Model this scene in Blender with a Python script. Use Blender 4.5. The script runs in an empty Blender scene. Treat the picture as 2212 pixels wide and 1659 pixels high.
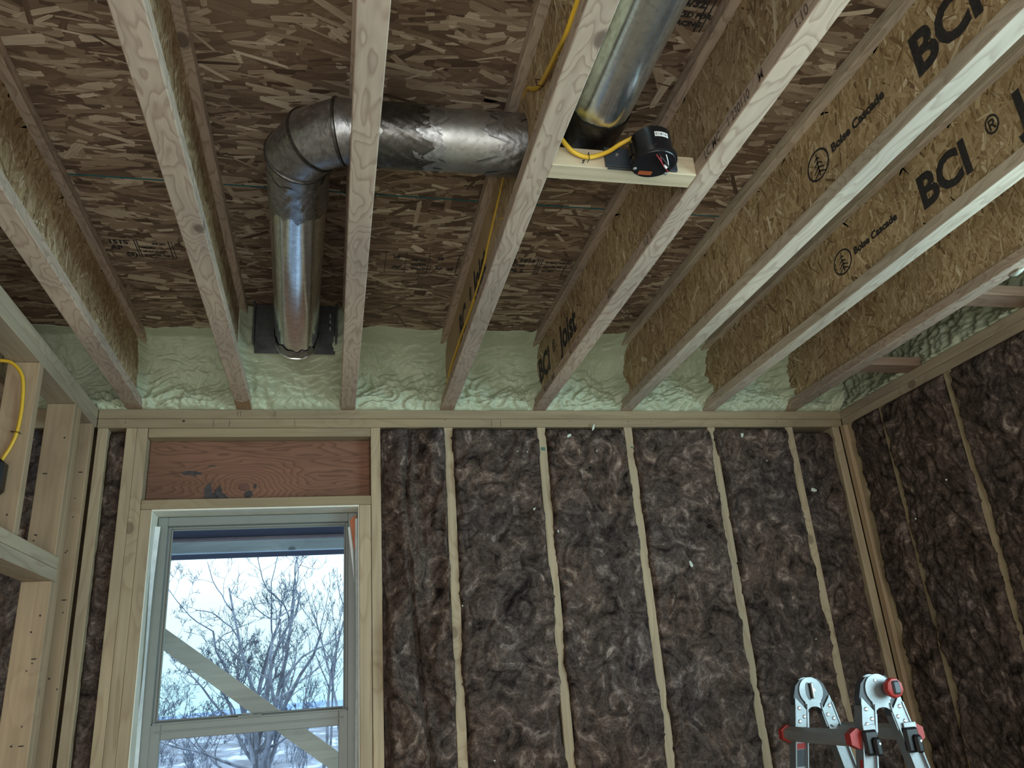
import bpy, bmesh, math, random
import numpy as np
from mathutils import Vector, Matrix
C = bpy.context.scene.collection
scn = bpy.context.scene
R_ = random.Random(7)

# ------------------------------------------------------------------ camera
cam_d = bpy.data.cameras.new('camera'); cam = bpy.data.objects.new('camera', cam_d); C.objects.link(cam)
YAW, PITCH, ROLL, F = 0.239678219, 0.36637893, -0.07660297, 1701.94
fw = Vector((math.sin(YAW)*math.cos(PITCH), math.cos(YAW)*math.cos(PITCH), math.sin(PITCH)))
r0 = Vector((math.cos(YAW), -math.sin(YAW), 0)); u0 = r0.cross(fw)
rt = math.cos(ROLL)*r0 + math.sin(ROLL)*u0; up = -math.sin(ROLL)*r0 + math.cos(ROLL)*u0
M = Matrix((rt, up, -fw)).transposed().to_4x4(); M.translation = Vector((-0.0607, -3.12706, 1.35387))
cam.matrix_world = M
cam_d.sensor_width = 36.0; cam_d.lens = F/2212*36.0; cam_d.clip_start = 0.02; cam_d.clip_end = 900
scn.camera = cam

# ------------------------------------------------------------------ view, world, daylight
scn.view_settings.view_transform = 'Standard'; scn.view_settings.look = 'None'
scn.view_settings.gamma = 1.0; scn.view_settings.use_curve_mapping = False
scn.view_settings.exposure = 0.10
scn.cycles.use_denoising = True
scn.cycles.max_bounces = 7; scn.cycles.diffuse_bounces = 4; scn.cycles.glossy_bounces = 4
scn.cycles.caustics_reflective = False; scn.cycles.caustics_refractive = False
scn.cycles.sample_clamp_indirect = 4.0
w = bpy.data.worlds.new('overcast_sky'); scn.world = w; w.use_nodes = True
nt = w.node_tree; nt.nodes.clear()
wo = nt.nodes.new('ShaderNodeOutputWorld'); wb = nt.nodes.new('ShaderNodeBackground')
tc = nt.nodes.new('ShaderNodeTexCoord'); sp = nt.nodes.new('ShaderNodeSeparateXYZ'); cr = nt.nodes.new('ShaderNodeValToRGB')
nt.links.new(tc.outputs['Generated'], sp.inputs[0]); nt.links.new(sp.outputs['Z'], cr.inputs[0])
cr.color_ramp.elements[0].position = 0.0; cr.color_ramp.elements[0].color = (0.58, 0.92, 1.02, 1)
cr.color_ramp.elements[1].position = 1.0; cr.color_ramp.elements[1].color = (3.0, 3.3, 3.4, 1)
for p_, c_ in ((.10, (.82, 1.0, 1.02, 1)), (.3, (1.6, 1.8, 1.85, 1))):
    e_ = cr.color_ramp.elements.new(p_); e_.color = c_
nt.links.new(cr.outputs[0], wb.inputs[0]); nt.links.new(wb.outputs[0], wo.inputs[0]); wb.inputs[1].default_value = 1.25

def area(name, loc, target, sx, sy, power, col):
    l = bpy.data.lights.new(name, 'AREA'); l.shape = 'RECTANGLE'; l.size = sx; l.size_y = sy
    l.energy = power; l.color = col
    o = bpy.data.objects.new(name, l); C.objects.link(o); o.location = loc
    d = Vector(target) - Vector(loc); o.rotation_euler = d.to_track_quat('-Z', 'Y').to_euler()
    return o
# daylight from the side window; an added warm fill stands in the rear opening
area('daylight_side_window', (2.33, -2.45, 1.62), (0.0, -2.3, 1.62), 1.75, .95, 52, (0.64, 0.93, 1.0))
area('warm_rear_fill', (-0.3, -4.97, 1.15), (-0.3, 0, 1.6), 3.2, 2.0, 66, (1.0, 0.89, 0.78))

# ------------------------------------------------------------------ helpers
def tagp(o, label=None, cat=None, group=None, kind=None):
    if label: o['label'] = label
    if cat: o['category'] = cat
    if group: o['group'] = group
    if kind: o['kind'] = kind
    return o
def thing(name, label, cat, loc, group=None, kind=None):
    o = bpy.data.objects.new(name, None); C.objects.link(o); o.location = loc; o.empty_display_size = 0.05
    return tagp(o, label, cat, group, kind)
def wloc(o):
    v = Vector(o.location)
    while o.parent: o = o.parent; v += Vector(o.location)
    return v
def mobj(name, V, Fc, mat, parent=None, smooth=False, loc=None, uv=None, col=None):
    """V are world coordinates; the object's origin goes to its parent's origin or to loc"""
    V = np.asarray(V, dtype=float)
    if parent is not None: org = np.array(wloc(parent))
    elif loc is not None: org = np.array(loc, dtype=float)
    else:
        org = (V.min(0)+V.max(0))/2; org[2] = V[:, 2].min()
    me = bpy.data.meshes.new(name); me.from_pydata((V-org).tolist(), [], Fc if isinstance(Fc, list) else Fc.tolist())
    if uv is not None:
        l = me.uv_layers.new(name='UVMap'); li = np.empty(len(me.loops), dtype=np.int32); me.loops.foreach_get('vertex_index', li)
        l.data.foreach_set('uv', np.asarray(uv)[li].astype(np.float32).ravel())
    if col is not None:
        a = me.color_attributes.new('tone', 'FLOAT_COLOR', 'POINT'); a.data.foreach_set('color', np.asarray(col, dtype=np.float32).ravel())
    if smooth: me.polygons.foreach_set('use_smooth', [True]*len(me.polygons))
    me.materials.append(mat); me.update()
    o = bpy.data.objects.new(name, me); C.objects.link(o)
    if parent is not None: o.parent = parent
    else: o.location = org.tolist()
    return o
class MB:
    def __init__(s): s.v = []; s.f = []
    def add(s, V, Fc):
        n = len(s.v); s.v += [tuple(map(float, p)) for p in V]; s.f += [[i+n for i in f] for f in Fc]; return s
    def box(s, lo, hi, bev=0.0):
        lo = np.minimum(lo, hi).astype(float) if False else np.array([min(a, b) for a, b in zip(lo, hi)]); hi2 = np.array([max(a, b) for a, b in zip(lo, hi)]); hi = hi2
        if bev <= 0:
            V = [(x, y, z) for x in (lo[0], hi[0]) for y in (lo[1], hi[1]) for z in (lo[2], hi[2])]
            return s.add(V, [[0, 1, 3, 2], [4, 6, 7, 5], [0, 4, 5, 1], [2, 3, 7, 6], [0, 2, 6, 4], [1, 5, 7, 3]])
        bm = bmesh.new(); bmesh.ops.create_cube(bm, size=1.0)
        for v in bm.verts: v.co = Vector([(lo[i]+hi[i])/2 + v.co[i]*(hi[i]-lo[i]) for i in range(3)])
        bmesh.ops.bevel(bm, geom=bm.edges[:], offset=bev, segments=1, affect='EDGES', profile=0.5)
        bm.verts.index_update(); V = [v.co[:] for v in bm.verts]; Fc = [[v.index for v in f.verts] for f in bm.faces]; bm.free()
        return s.add(V, Fc)
    def prism(s, P, d):
        """P: polygon (3-D points), d: extrusion vector"""
        n = len(P); P = [np.array(p, float) for p in P]; Q = [p+np.array(d, float) for p in P]
        return s.add(P+Q, [list(range(n))[::-1], list(range(n, 2*n))] + [[i, (i+1) % n, n+(i+1) % n, n+i] for i in range(n)])
    def tube(s, pts, rad, n=16, cap=True, closed=False):
        P = [Vector(p) for p in pts]; m = len(P); rads = rad if isinstance(rad, (list, tuple, np.ndarray)) else [rad]*m
        dirs = [(P[i+1]-P[i]).normalized() for i in range(m-1)]
        a = dirs[0].orthogonal().normalized(); V = []
        for i in range(m):
            din = dirs[max(i-1, 0)]; dout = dirs[min(i, m-2)]
            if i > 0:
                ax = dirs[max(i-1, 0)] if i < 2 else dirs[i-2]
                q = (dirs[i-2] if i >= 2 else dirs[0]).rotation_difference(dirs[i-1]); a = (q @ a).normalized()
            b = din.cross(a).normalized(); nn = (din+dout).normalized(); c = max(din.dot(nn), .35)
            for k in range(n):
                t = 2*math.pi*k/n; o = (a*math.cos(t)+b*math.sin(t))*rads[i]
                V.append((P[i] + o - din*(o.dot(nn)/c))[:])
        Fc = [[i*n+k, i*n+(k+1) % n, (i+1)*n+(k+1) % n, (i+1)*n+k] for i in range(m-1) for k in range(n)]
        if cap: Fc += [list(range(n))[::-1], list(range((m-1)*n, m*n))]
        return s.add(V, Fc)
    def lathe(s, c, ax, prof, n=24):
        """prof: list of (distance along axis, radius)"""
        ax = Vector(ax).normalized(); a = ax.orthogonal().normalized(); b = ax.cross(a); c = Vector(c); V = []
        for h, r in prof:
            for k in range(n):
                t = 2*math.pi*k/n; V.append((c+ax*h+(a*math.cos(t)+b*math.sin(t))*r)[:])
        m = len(prof)
        return s.add(V, [[i*n+k, i*n+(k+1) % n, (i+1)*n+(k+1) % n, (i+1)*n+k] for i in range(m-1) for k in range(n)] + [list(range(n))[::-1], list(range((m-1)*n, m*n))])
    def build(s, name, mat, parent=None, smooth=False, loc=None):
        return mobj(name, s.v, s.f, mat, parent, smooth, loc)
def autosmooth(o, ang=40):
    me = o.data; bm = bmesh.new(); bm.from_mesh(me)
    for f in bm.faces: f.smooth = True
    for e in bm.edges:
        if len(e.link_faces) == 2 and e.calc_face_angle(0) > math.radians(ang): e.smooth = False
    bm.to_mesh(me); bm.free(); return o
def recalc(o):
    bm = bmesh.new(); bm.from_mesh(o.data); bmesh.ops.recalc_face_normals(bm, faces=bm.faces[:]); bm.to_mesh(o.data); bm.free(); return o

def perlin(x, y, seed=0):
    rg = np.random.RandomState(seed); perm = rg.permutation(256); ang = rg.rand(256)*2*np.pi; gx, gy = np.cos(ang), np.sin(ang)
    xi = np.floor(x).astype(int); yi = np.floor(y).astype(int); xf = x-xi; yf = y-yi
    def g(ix, iy, dx, dy):
        h = perm[(perm[ix & 255]+iy) & 255]; return gx[h]*dx+gy[h]*dy
    u = xf*xf*xf*(xf*(xf*6-15)+10); v = yf*yf*yf*(yf*(yf*6-15)+10)
    a = g(xi, yi, xf, yf); b = g(xi+1, yi, xf-1, yf); c = g(xi, yi+1, xf, yf-1); d = g(xi+1, yi+1, xf-1, yf-1)
    return (a*(1-u)+b*u)*(1-v)+(c*(1-u)+d*u)*v
def fbm(x, y, oct=4, seed=0, billow=False, gain=.5):
    t = 0; a = 1.0; f = 1.0
    for o in range(oct):
        n = perlin(x*f, y*f, seed+o*17); t = t + a*((np.abs(n)*2-.4) if billow else n); a *= gain; f *= 2.03
    return t

# ------------------------------------------------------------------ materials
def newmat(name):
    m = bpy.data.materials.new(name); m.use_nodes = True; t = m.node_tree; t.nodes.clear()
    o = t.nodes.new('ShaderNodeOutputMaterial'); b = t.nodes.new('ShaderNodeBsdfPrincipled'); t.links.new(b.outputs[0], o.inputs[0])
    return m, t, b
def N(t, typ, **kw):
    n = t.nodes.new(typ)
    for k, v in kw.items(): setattr(n, k, v)
    return n
def setin(n, **kw):
    for k, v in kw.items(): n.inputs[k.replace('_', ' ')].default_value = v
    return n
def ramp(t, src, stops, interp='LINEAR'):
    r = N(t, 'ShaderNodeValToRGB'); r.color_ramp.interpolation = interp; e = r.color_ramp.elements
    while len(e) < len(stops): e.new(0.5)
    for i, (p, c) in enumerate(stops): e[i].position = p; e[i].color = (*c, 1) if len(c) == 3 else c
    t.links.new(src, r.inputs[0]); return r.outputs[0]
def mixc(t, fac, a, b, mode='MIX'):
    m = N(t, 'ShaderNodeMix', data_type='RGBA', blend_type=mode)
    for s, v in ((0, fac), (6, a), (7, b)):
        if isinstance(v, (int, float)): m.inputs[s].default_value = v
        elif isinstance(v, tuple): m.inputs[s].default_value = (*v, 1)
        else: t.links.new(v, m.inputs[s])
    return m.outputs[2]
def math_(t, op, a, b=0.0):
    m = N(t, 'ShaderNodeMath', operation=op)
    for i, v in enumerate((a, b)):
        if isinstance(v, (int, float)): m.inputs[i].default_value = v
        else: t.links.new(v, m.inputs[i])
    return m.outputs[0]
def coords(t, scale, rnd=True, offset=None):
    tc = N(t, 'ShaderNodeTexCoord'); v = tc.outputs['Object']
    if rnd:
        oi = N(t, 'ShaderNodeObjectInfo'); ad = N(t, 'ShaderNodeVectorMath', operation='MULTIPLY_ADD')
        cx = N(t, 'ShaderNodeCombineXYZ')
        for k in range(3): t.links.new(math_(t, 'MULTIPLY', oi.outputs['Random'], 17.3+k*9.1), cx.inputs[k])
        ad.inputs[1].default_value = (1, 1, 1); t.links.new(v, ad.inputs[0]); t.links.new(cx.outputs[0], ad.inputs[2]); v = ad.outputs[0]
    mp = N(t, 'ShaderNodeMapping'); mp.inputs['Scale'].default_value = scale
    t.links.new(v, mp.inputs[0]); return mp.outputs[0]
def noise(t, vec, scale=1.0, detail=3, rough=.5, dist=0.0):
    n = N(t, 'ShaderNodeTexNoise'); n.inputs['Scale'].default_value = scale; n.inputs['Detail'].default_value = detail
    n.inputs['Roughness'].default_value = rough; n.inputs['Distortion'].default_value = dist
    if vec is not None: t.links.new(vec, n.inputs['Vector'])
    return n.outputs['Fac']
def bump(t, b, h, strength=.3, dist=.002):
    n = N(t, 'ShaderNodeBump'); n.inputs['Strength'].default_value = strength; n.inputs['Distance'].default_value = dist
    t.links.new(h, n.inputs['Height']); t.links.new(n.outputs[0], b.inputs['Normal'])

def lumber(name, axis, base, dark, rings=9.0, ringmix=.55, knots=.5, tint=.25, stretch=.16, sc=9.0, end_brown=None, swirl=None):
    m, t, b = newmat(name)
    s = [sc, sc, sc]; s[axis] = sc*stretch
    v = coords(t, tuple(s))
    # knots: sparse cells that pull the growth rings round themselves
    vs = [1.0]*3; kv = N(t, 'ShaderNodeTexVoronoi'); kv.inputs['Scale'].default_value = 4.2
    kc = coords(t, tuple(1.0 if i != axis else .7 for i in range(3))); t.links.new(kc, kv.inputs['Vector'])
    kd = kv.outputs['Distance']
    n1 = noise(t, v, 1.0, 2, .45, .25)
    pull = math_(t, 'MULTIPLY', math_(t, 'POWER', math_(t, 'MAXIMUM', math_(t, 'SUBTRACT', .42, kd), 0.0), 2.0), 3.2)
    val = math_(t, 'MULTIPLY', math_(t, 'ADD', n1, pull), rings)
    if swirl:
        tcs = N(t, 'ShaderNodeTexCoord'); mps = N(t, 'ShaderNodeMapping'); mps.inputs['Location'].default_value = (-swirl[0]*1.0, 0, -swirl[1]*1.7); mps.inputs['Scale'].default_value = (1.0, 0, 1.7)
        t.links.new(tcs.outputs['Object'], mps.inputs[0]); ln = N(t, 'ShaderNodeVectorMath', operation='LENGTH'); t.links.new(mps.outputs[0], ln.inputs[0])
        dd_ = ln.outputs['Value']; wgt = math_(t, 'POWER', math_(t, 'MAXIMUM', math_(t, 'SUBTRACT', 1.0, math_(t, 'DIVIDE', dd_, .30)), 0.0), 1.5)
        val = math_(t, 'ADD', math_(t, 'MULTIPLY', val, math_(t, 'SUBTRACT', 1.0, math_(t, 'MULTIPLY', wgt, .75))), math_(t, 'MULTIPLY', wgt, 17.0))
    fr = math_(t, 'FRACT', val)
    ring = ramp(t, fr, [(0, (0, 0, 0)), (.55, (.25,)*3), (.86, (1, 1, 1)), (.94, (.35,)*3), (1, (0, 0, 0))])
    fib = [60, 60, 60]; fib[axis] = 2.2
    f = noise(t, coords(t, tuple(fib)), 1.0, 3, .6)
    big = noise(t, coords(t, (1.7, 1.7, 1.7)), 1.0, 2, .5)
    c = mixc(t, math_(t, 'MULTIPLY', ring, ringmix), base, dark)
    c = mixc(t, tint, c, ramp(t, big, [(.3, (.62, .60, .58)), (.7, (1.12, 1.06, 1.0))]), 'MULTIPLY') if False else mixc(t, 1.0, c, ramp(t, big, [(.3, (1-tint, 1-tint*.95, 1-tint*.85)), (.7, (1.0+tint*.3, 1.0+tint*.25, 1.0+tint*.2))]), 'MULTIPLY')
    c = mixc(t, 1.0, c, ramp(t, f, [(.3, (.86,)*3), (.7, (1.07,)*3)]), 'MULTIPLY')
    kr = ramp(t, kd, [(0, (1, 1, 1)), (.055, (1, 1, 1)), (.085, (0, 0, 0))])
    c = mixc(t, math_(t, 'MULTIPLY', kr, knots), c, tuple(x*.35 for x in dark))
    if end_brown:  # browner toward the wall end, with a noisy edge
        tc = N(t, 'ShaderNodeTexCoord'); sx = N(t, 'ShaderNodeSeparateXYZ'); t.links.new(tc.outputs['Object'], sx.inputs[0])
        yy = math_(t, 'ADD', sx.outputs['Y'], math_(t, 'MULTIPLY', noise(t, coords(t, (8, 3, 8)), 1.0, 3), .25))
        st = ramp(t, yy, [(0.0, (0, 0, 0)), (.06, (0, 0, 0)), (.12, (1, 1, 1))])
        c = mixc(t, math_(t, 'MULTIPLY', st, .6), c, end_brown)
    t.links.new(c, b.inputs['Base Color']); b.inputs['Roughness'].default_value = .78
    bump(t, b, math_(t, 'ADD', math_(t, 'MULTIPLY', ring, .3), f), .25, .0012)
    return m
STUD_Z = lumber('stud_wood', 2, (.48, .385, .255), (.32, .22, .125), 7, .45, .6, .2)
STUD_Zp = lumber('pink_stud_wood', 2, (.43, .315, .20), (.30, .195, .11), 6, .3, .5, .15)
PLATE_X = lumber('plate_wood', 0, (.34, .27, .17), (.25, .18, .10), 6, .4, .7, .22)
PLATE_Y = lumber('plate_wood_deep', 1, (.46, .38, .27), (.30, .21, .13), 6, .4, .6, .22)
FLANGE = lumber('flange_wood', 1, (.54, .43, .335), (.29, .19, .14), 10, .62, .8, .28, stretch=.30, sc=15, end_brown=(.20, .105, .06))
FLANGE_G = lumber('pale_flange_wood', 1, (.56, .48, .38), (.33, .25, .18), 8, .55, .7, .22, stretch=.24, sc=14, end_brown=(.24, .13, .07))
HEADER = lumber('header_wood', 0, (.235, .115, .072), (.12, .052, .032), 15, .8, .2, .3, stretch=.16, sc=13, swirl=(-.067, .0565))
BLOCK = lumber('block_wood', 0, (.62, .52, .36), (.45, .34, .2), 5, .3, .5, .15)
WEATHER = lumber('weathered_board', 0, (.80, .72, .62), (.62, .53, .44), 5, .4, .9, .2)
BEAM = lumber('beam_wood', 0, (.86, .90, .94), (.66, .72, .78), 5, .5, .8, .3)

def plain(name, col, rough=.6, metal=0.0, var=.12, sc=30, bmp=.0, bsc=200, spec=None):
    m, t, b = newmat(name)
    n = noise(t, coords(t, (sc,)*3), 1.0, 3)
    t.links.new(mixc(t, 1.0, col, ramp(t, n, [(.3, (1-var,)*3), (.7, (1+var,)*3)]), 'MULTIPLY'), b.inputs['Base Color'])
    b.inputs['Roughness'].default_value = rough; b.inputs['Metallic'].default_value = metal
    if bmp: bump(t, b, noise(t, coords(t, (bsc,)*3), 1.0, 3), bmp, .002)
    return m
def flake_mat(name, stops, base_uv=True):
    m, t, b = newmat(name)
    a = N(t, 'ShaderNodeAttribute', attribute_name='tone')
    sx = N(t, 'ShaderNodeSeparateColor'); t.links.new(a.outputs['Color'], sx.inputs[0])
    c = ramp(t, sx.outputs[0], stops)
    uv = N(t, 'ShaderNodeUVMap'); mp = N(t, 'ShaderNodeMapping'); mp.inputs['Scale'].default_value = (22, 420, 1); t.links.new(uv.outputs[0], mp.inputs[0])
    cb = N(t, 'ShaderNodeCombineXYZ'); t.links.new(math_(t, 'MULTIPLY', sx.outputs[1], 50.0), cb.inputs[2])
    ad = N(t, 'ShaderNodeVectorMath', operation='ADD'); t.links.new(mp.outputs[0], ad.inputs[0]); t.links.new(cb.outputs[0], ad.inputs[1])
    f = noise(t, ad.outputs[0], 1.0, 3, .6)
    c = mixc(t, 1.0, c, ramp(t, f, [(.3, (.72, .70, .68)), (.7, (1.18, 1.16, 1.12))]), 'MULTIPLY')
    big = noise(t, coords(t, (3, 3, 3), rnd=False), 1.0, 3)
    c = mixc(t, 1.0, c, ramp(t, big, [(.3, (.8, .78, .76)), (.7, (1.15, 1.15, 1.15))]), 'MULTIPLY')
    t.links.new(c, b.inputs['Base Color']); b.inputs['Roughness'].default_value = .72
    bump(t, b, f, .3, .001)
    return m
OSB = flake_mat('subfloor_strands', [(0, (.07, .042, .028)), (.22, (.16, .105, .072)), (.5, (.29, .215, .155)), (.72, (.43, .345, .26)), (1, (.64, .56, .45))])
WEB = flake_mat('web_strands', [(0, (.13, .075, .035)), (.2, (.33, .225, .12)), (.6, (.50, .375, .225)), (.85, (.58, .46, .30)), (1, (.74, .65, .48))])

m, t, b = newmat('spray_foam'); FOAM = m
n1 = noise(t, coords(t, (7, 7, 7)), 1.0, 3); n2 = noise(t, coords(t, (38, 38, 60)), 1.0, 4, .6, .6)
t.links.new(mixc(t, n1, (.39, .43, .30), (.54, .59, .44)), b.inputs['Base Color']); b.inputs['Roughness'].default_value = .5
b.inputs['Subsurface Weight'].default_value = 0.0
bump(t, b, n2, .55, .006)

m, t, b = newmat('brown_mineral_fibre'); BATT = m
v = coords(t, (1, 1, 1)); a = noise(t, v, 11, 5, .62, 1.6); c1 = noise(t, v, 3.2, 2, .5); fi = noise(t, coords(t, (40, 40, 160)), 1.0, 4, .7, 1.2); sp_ = noise(t, v, 75, 3, .6, 1.0)
col = ramp(t, a, [(.30, (.012, .009, .008)), (.44, (.066, .051, .044)), (.58, (.125, .097, .083)), (.72, (.34, .28, .24))])
col = mixc(t, 1.0, col, ramp(t, c1, [(.3, (.84, .84, .90)), (.7, (1.10, 1.0, .93))]), 'MULTIPLY')
col = mixc(t, 1.0, col, ramp(t, sp_, [(.3, (.55,)*3), (.7, (1.5,)*3)]), 'MULTIPLY')
t.links.new(col, b.inputs['Base Color']); b.inputs['Roughness'].default_value = .95; b.inputs['Specular IOR Level'].default_value = .15
bump(t, b, math_(t, 'ADD', a, math_(t, 'MULTIPLY', fi, .35)), .8, .012)

def metal(name, col, r0_, r1_, bm=.1, bsc=(8, 3, 8), spang=.12, bd=.002):
    m, t, b = newmat(name); b.inputs['Metallic'].default_value = .95
    n = noise(t, coords(t, (18, 4, 18)), 1.0, 4, .6); vo = N(t, 'ShaderNodeTexVoronoi'); vo.inputs['Scale'].default_value = 95
    t.links.new(coords(t, (1, 1, 1)), vo.inputs['Vector']); sc_ = N(t, 'ShaderNodeSeparateColor'); t.links.new(vo.outputs['Color'], sc_.inputs[0])
    t.links.new(mixc(t, 1.0, col, ramp(t, sc_.outputs[0], [(0, (1-spang,)*3), (1, (1+spang,)*3)]), 'MULTIPLY'), b.inputs['Base Color'])
    t.links.new(ramp(t, n, [(.3, (r0_,)*3), (.7, (r1_,)*3)]), b.inputs['Roughness'])
    bump(t, b, noise(t, coords(t, bsc), 1.0, 4, .6, .5), bm, bd)
    return m
GALV_D = metal('dull_galvanised_steel', (.40, .40, .39), .36, .50, .08)
GALV = metal('galvanised_steel', (.74, .78, .80), .13, .24, .05)
FOIL = metal('smeared_foil_tape', (.33, .33, .34), .24, .50, .5, (30, 9, 14), .2, .004)
FOILD = metal('dark_foil_tape', (.11, .105, .10), .22, .48, .5, (24, 10, 16), .2, .004)
PLATEM = metal('dull_steel', (.16, .17, .17), .35, .5)
ALU = metal('brushed_aluminium', (.29, .315, .33), .48, .60, .1, (3, 60, 60), .04)
ALU_D = metal('grooved_aluminium', (.42, .43, .43), .4, .55, .1, (60, 3, 60), .04)
STEEL = plain('bright_screw_steel', (.75, .8, .85), .25, .9)
BLACK = plain('black_plastic', (.008, .008, .010), .28)
NAVY = plain('dark_grey_plastic', (.035, .042, .055), .45)
RED = plain('red_plastic', (.30, .018, .014), .45)
YEL = plain('yellow_cable_jacket', (.72, .45, .035), .42, var=.06)
LABELW = plain('white_label', (.75, .76, .74), .6)
ORANGE = plain('orange_label', (.33, .07, .02), .55)
WIRER = plain('red_wire', (.42, .03, .04), .4)
WIREK = plain('black_wire', (.01, .01, .01), .4)
VINYL = plain('vinyl_frame', (.215, .24, .23), .42, var=.03)
WRAP = plain('white_flashing', (.78, .84, .86), .6)
TAPEO = plain('orange_flashing', (.55, .16, .07), .55)
INK = plain('black_ink', (.025, .022, .022), .8, var=.5, sc=160)
INKF = plain('faded_ink', (.13, .095, .075), .85, var=.5, sc=160)
TEAL = plain('teal_chalk', (.01, .13, .15), .9)
CRUMB = plain('pale_foam_crumb', (.62, .68, .60), .7)
PLY = plain('plywood_floor', (.46, .40, .31), .8, var=.2, sc=4)
SHEATH = plain('sheathing', (.22, .16, .10), .85, var=.25, sc=12)
SNOWM, t, b = newmat('snow_and_brush')
nn_ = noise(t, coords(t, (.55, .25, 1), rnd=False), 1.0, 7, .7, .8)
t.links.new(ramp(t, nn_, [(.36, (.34, .43, .52)), (.45, (.11, .14, .21)), (.60, (.04, .05, .08))]), b.inputs['Base Color']); b.inputs['Roughness'].default_value = .9
HILLM = plain('hazed_forest', (.11, .20, .40), .95, var=.2, sc=.05)  # distance haze put into the blue of the forest colour
BARK = plain('birch_bark', (.13, .15, .20), .85, var=.5, sc=7)
TWIG = plain('birch_twigs', (.035, .055, .10), .85, var=.3, sc=7)
GLASS, t, b = newmat('window_glass')
tr = N(t, 'ShaderNodeBsdfTransparent'); tr.inputs[0].default_value = (.90, .97, 1, 1)
gl = N(t, 'ShaderNodeBsdfGlossy'); gl.inputs['Roughness'].default_value = .02
lw = N(t, 'ShaderNodeLayerWeight'); lw.inputs['Blend'].default_value = .12; mx = N(t, 'ShaderNodeMixShader')
t.links.new(lw.outputs['Fresnel'], mx.inputs[0]); t.links.new(tr.outputs[0], mx.inputs[1]); t.links.new(gl.outputs[0], mx.inputs[2])
t.links.new(mx.outputs[0], [n for n in t.nodes if n.type == 'OUTPUT_MATERIAL'][0].inputs[0]); t.nodes.remove(b)

ZP = 2.467; ZS = 2.769          # top of wall plates, underside of subfloor
T = .0381
XL, XR = -.94, 2.294            # left partition face, right wall face
YB = -5.0                       # rear wall

# ------------------------------------------------------------------ strands
def strands(u0, u1, v0, v1, n, lr, wr, ang0, angs, seed, hmax=.0011, bias=0.0, avoid=None, patch=None):
    rg = np.random.RandomState(seed)
    cu = rg.uniform(u0-.02, u1+.02, n); cv = rg.uniform(v0-.02, v1+.02, n)
    L = rg.uniform(*lr, n)*.5; Wd = rg.uniform(wr[0], wr[1], n)*rg.uniform(.4, 1, n)*.5
    th = ang0 + rg.randn(n)*angs; k = rg.rand(n) < .12; th[k] = rg.uniform(0, np.pi, k.sum())
    h = rg.uniform(.0001, hmax, n); tone = np.clip(rg.beta(1.5, 1.7, n)+bias, 0, 1)
    big = rg.rand(n) < .05; Wd[big] *= 1.7
    loc = [(-1, -.7), (-.86, -1), (.2, -1.0), (.9, -.95), (1, .35), (.82, 1), (-.1, 1.05), (-.93, .9)]
    V = np.zeros((n, 8, 3)); UV = np.zeros((n, 8, 2))
    for i, (a, c_) in enumerate(loc):
        uu = (a+rg.uniform(-.09, .09, n))*L; vv = (c_+rg.uniform(-.28, .28, n))*Wd
        V[:, i, 0] = cu+uu*np.cos(th)-vv*np.sin(th); V[:, i, 1] = cv+uu*np.sin(th)+vv*np.cos(th); V[:, i, 2] = h
        UV[:, i, 0] = uu; UV[:, i, 1] = vv
    keep = np.ones(n, bool)
    if avoid:
        for (au, av, ar) in avoid: keep &= (np.hypot(V[:, :, 0]-au, V[:, :, 1]-av) > ar).all(1)
    V[:, :, 0] = np.clip(V[:, :, 0], u0, u1); V[:, :, 1] = np.clip(V[:, :, 1], v0, v1)
    keep &= (np.ptp(V[:, :, 0], axis=1) > .002) & (np.ptp(V[:, :, 1], axis=1) > .002)
    V, UV, tone = V[keep], UV[keep], tone[keep]; n = len(V)
    col = np.ones((n, 8, 4)); col[:, :, 0] = tone[:, None]; col[:, :, 1] = rg.rand(n)[:, None]
    Fc = np.arange(n*8).reshape(n, 8)
    return V.reshape(-1, 3), Fc, UV.reshape(-1, 2), col.reshape(-1, 4)

def merge(parts):
    V = []; Fc = []; U = []; K = []; o = 0
    for v, f, u, k in parts:
        V.append(np.asarray(v, float)); U.append(np.asarray(u, float)); K.append(np.asarray(k, float))
        Fc += [[int(i)+o for i in ff] for ff in f]; o += len(v)
    return np.vstack(V), Fc, np.vstack(U), np.vstack(K)
def plainpart(mb, tone=.35):
    n = len(mb.v); k = np.ones((n, 4)); k[:, 0] = tone; k[:, 1] = .5
    return (np.array(mb.v), mb.f, np.array(mb.v)[:, :2], k)

# ------------------------------------------------------------------ room shell
# ceiling = strand board subfloor, seen from below between the joists
mb = MB().box((-3.0, YB-.1, ZS+.0005), (2.5, .16, ZS+.02))
v, f, u, k = strands(-1.5, 2.42, -3.2, .14, 19000, (.045, .15), (.008, .032), 0.0, .27, 3)
W_ = np.stack([v[:, 0], v[:, 1], ZS - v[:, 2]], 1)
V, Fc, U, K = merge([plainpart(mb, .3), (W_, f[:, ::-1], u, k)])
ceil = mobj('ceiling', V, Fc, OSB, uv=U, col=K, loc=(0, 0, ZS)); tagp(ceil, 'brown strand board subfloor seen from below, forming the ceiling', kind='structure')
# chalk line and mill stamps on the subfloor
cl = MB()
for (x0, y0), (x1, y1) in zip([(-1.18, -1.10), (-.786, -1.098), (-.2, -1.094), (.399, -1.091)], [(-.786, -1.098), (-.2, -1.094), (.399, -1.091), (1.6, -1.089)]):
    cl.prism([(x0, y0-.0028, ZS-.0012), (x1, y1-.0028, ZS-.0012), (x1, y1+.0028, ZS-.0012), (x0, y0+.0028, ZS-.0012)], (0, 0, -.0004))
cl.build('chalk_line', TEAL, ceil)

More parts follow.
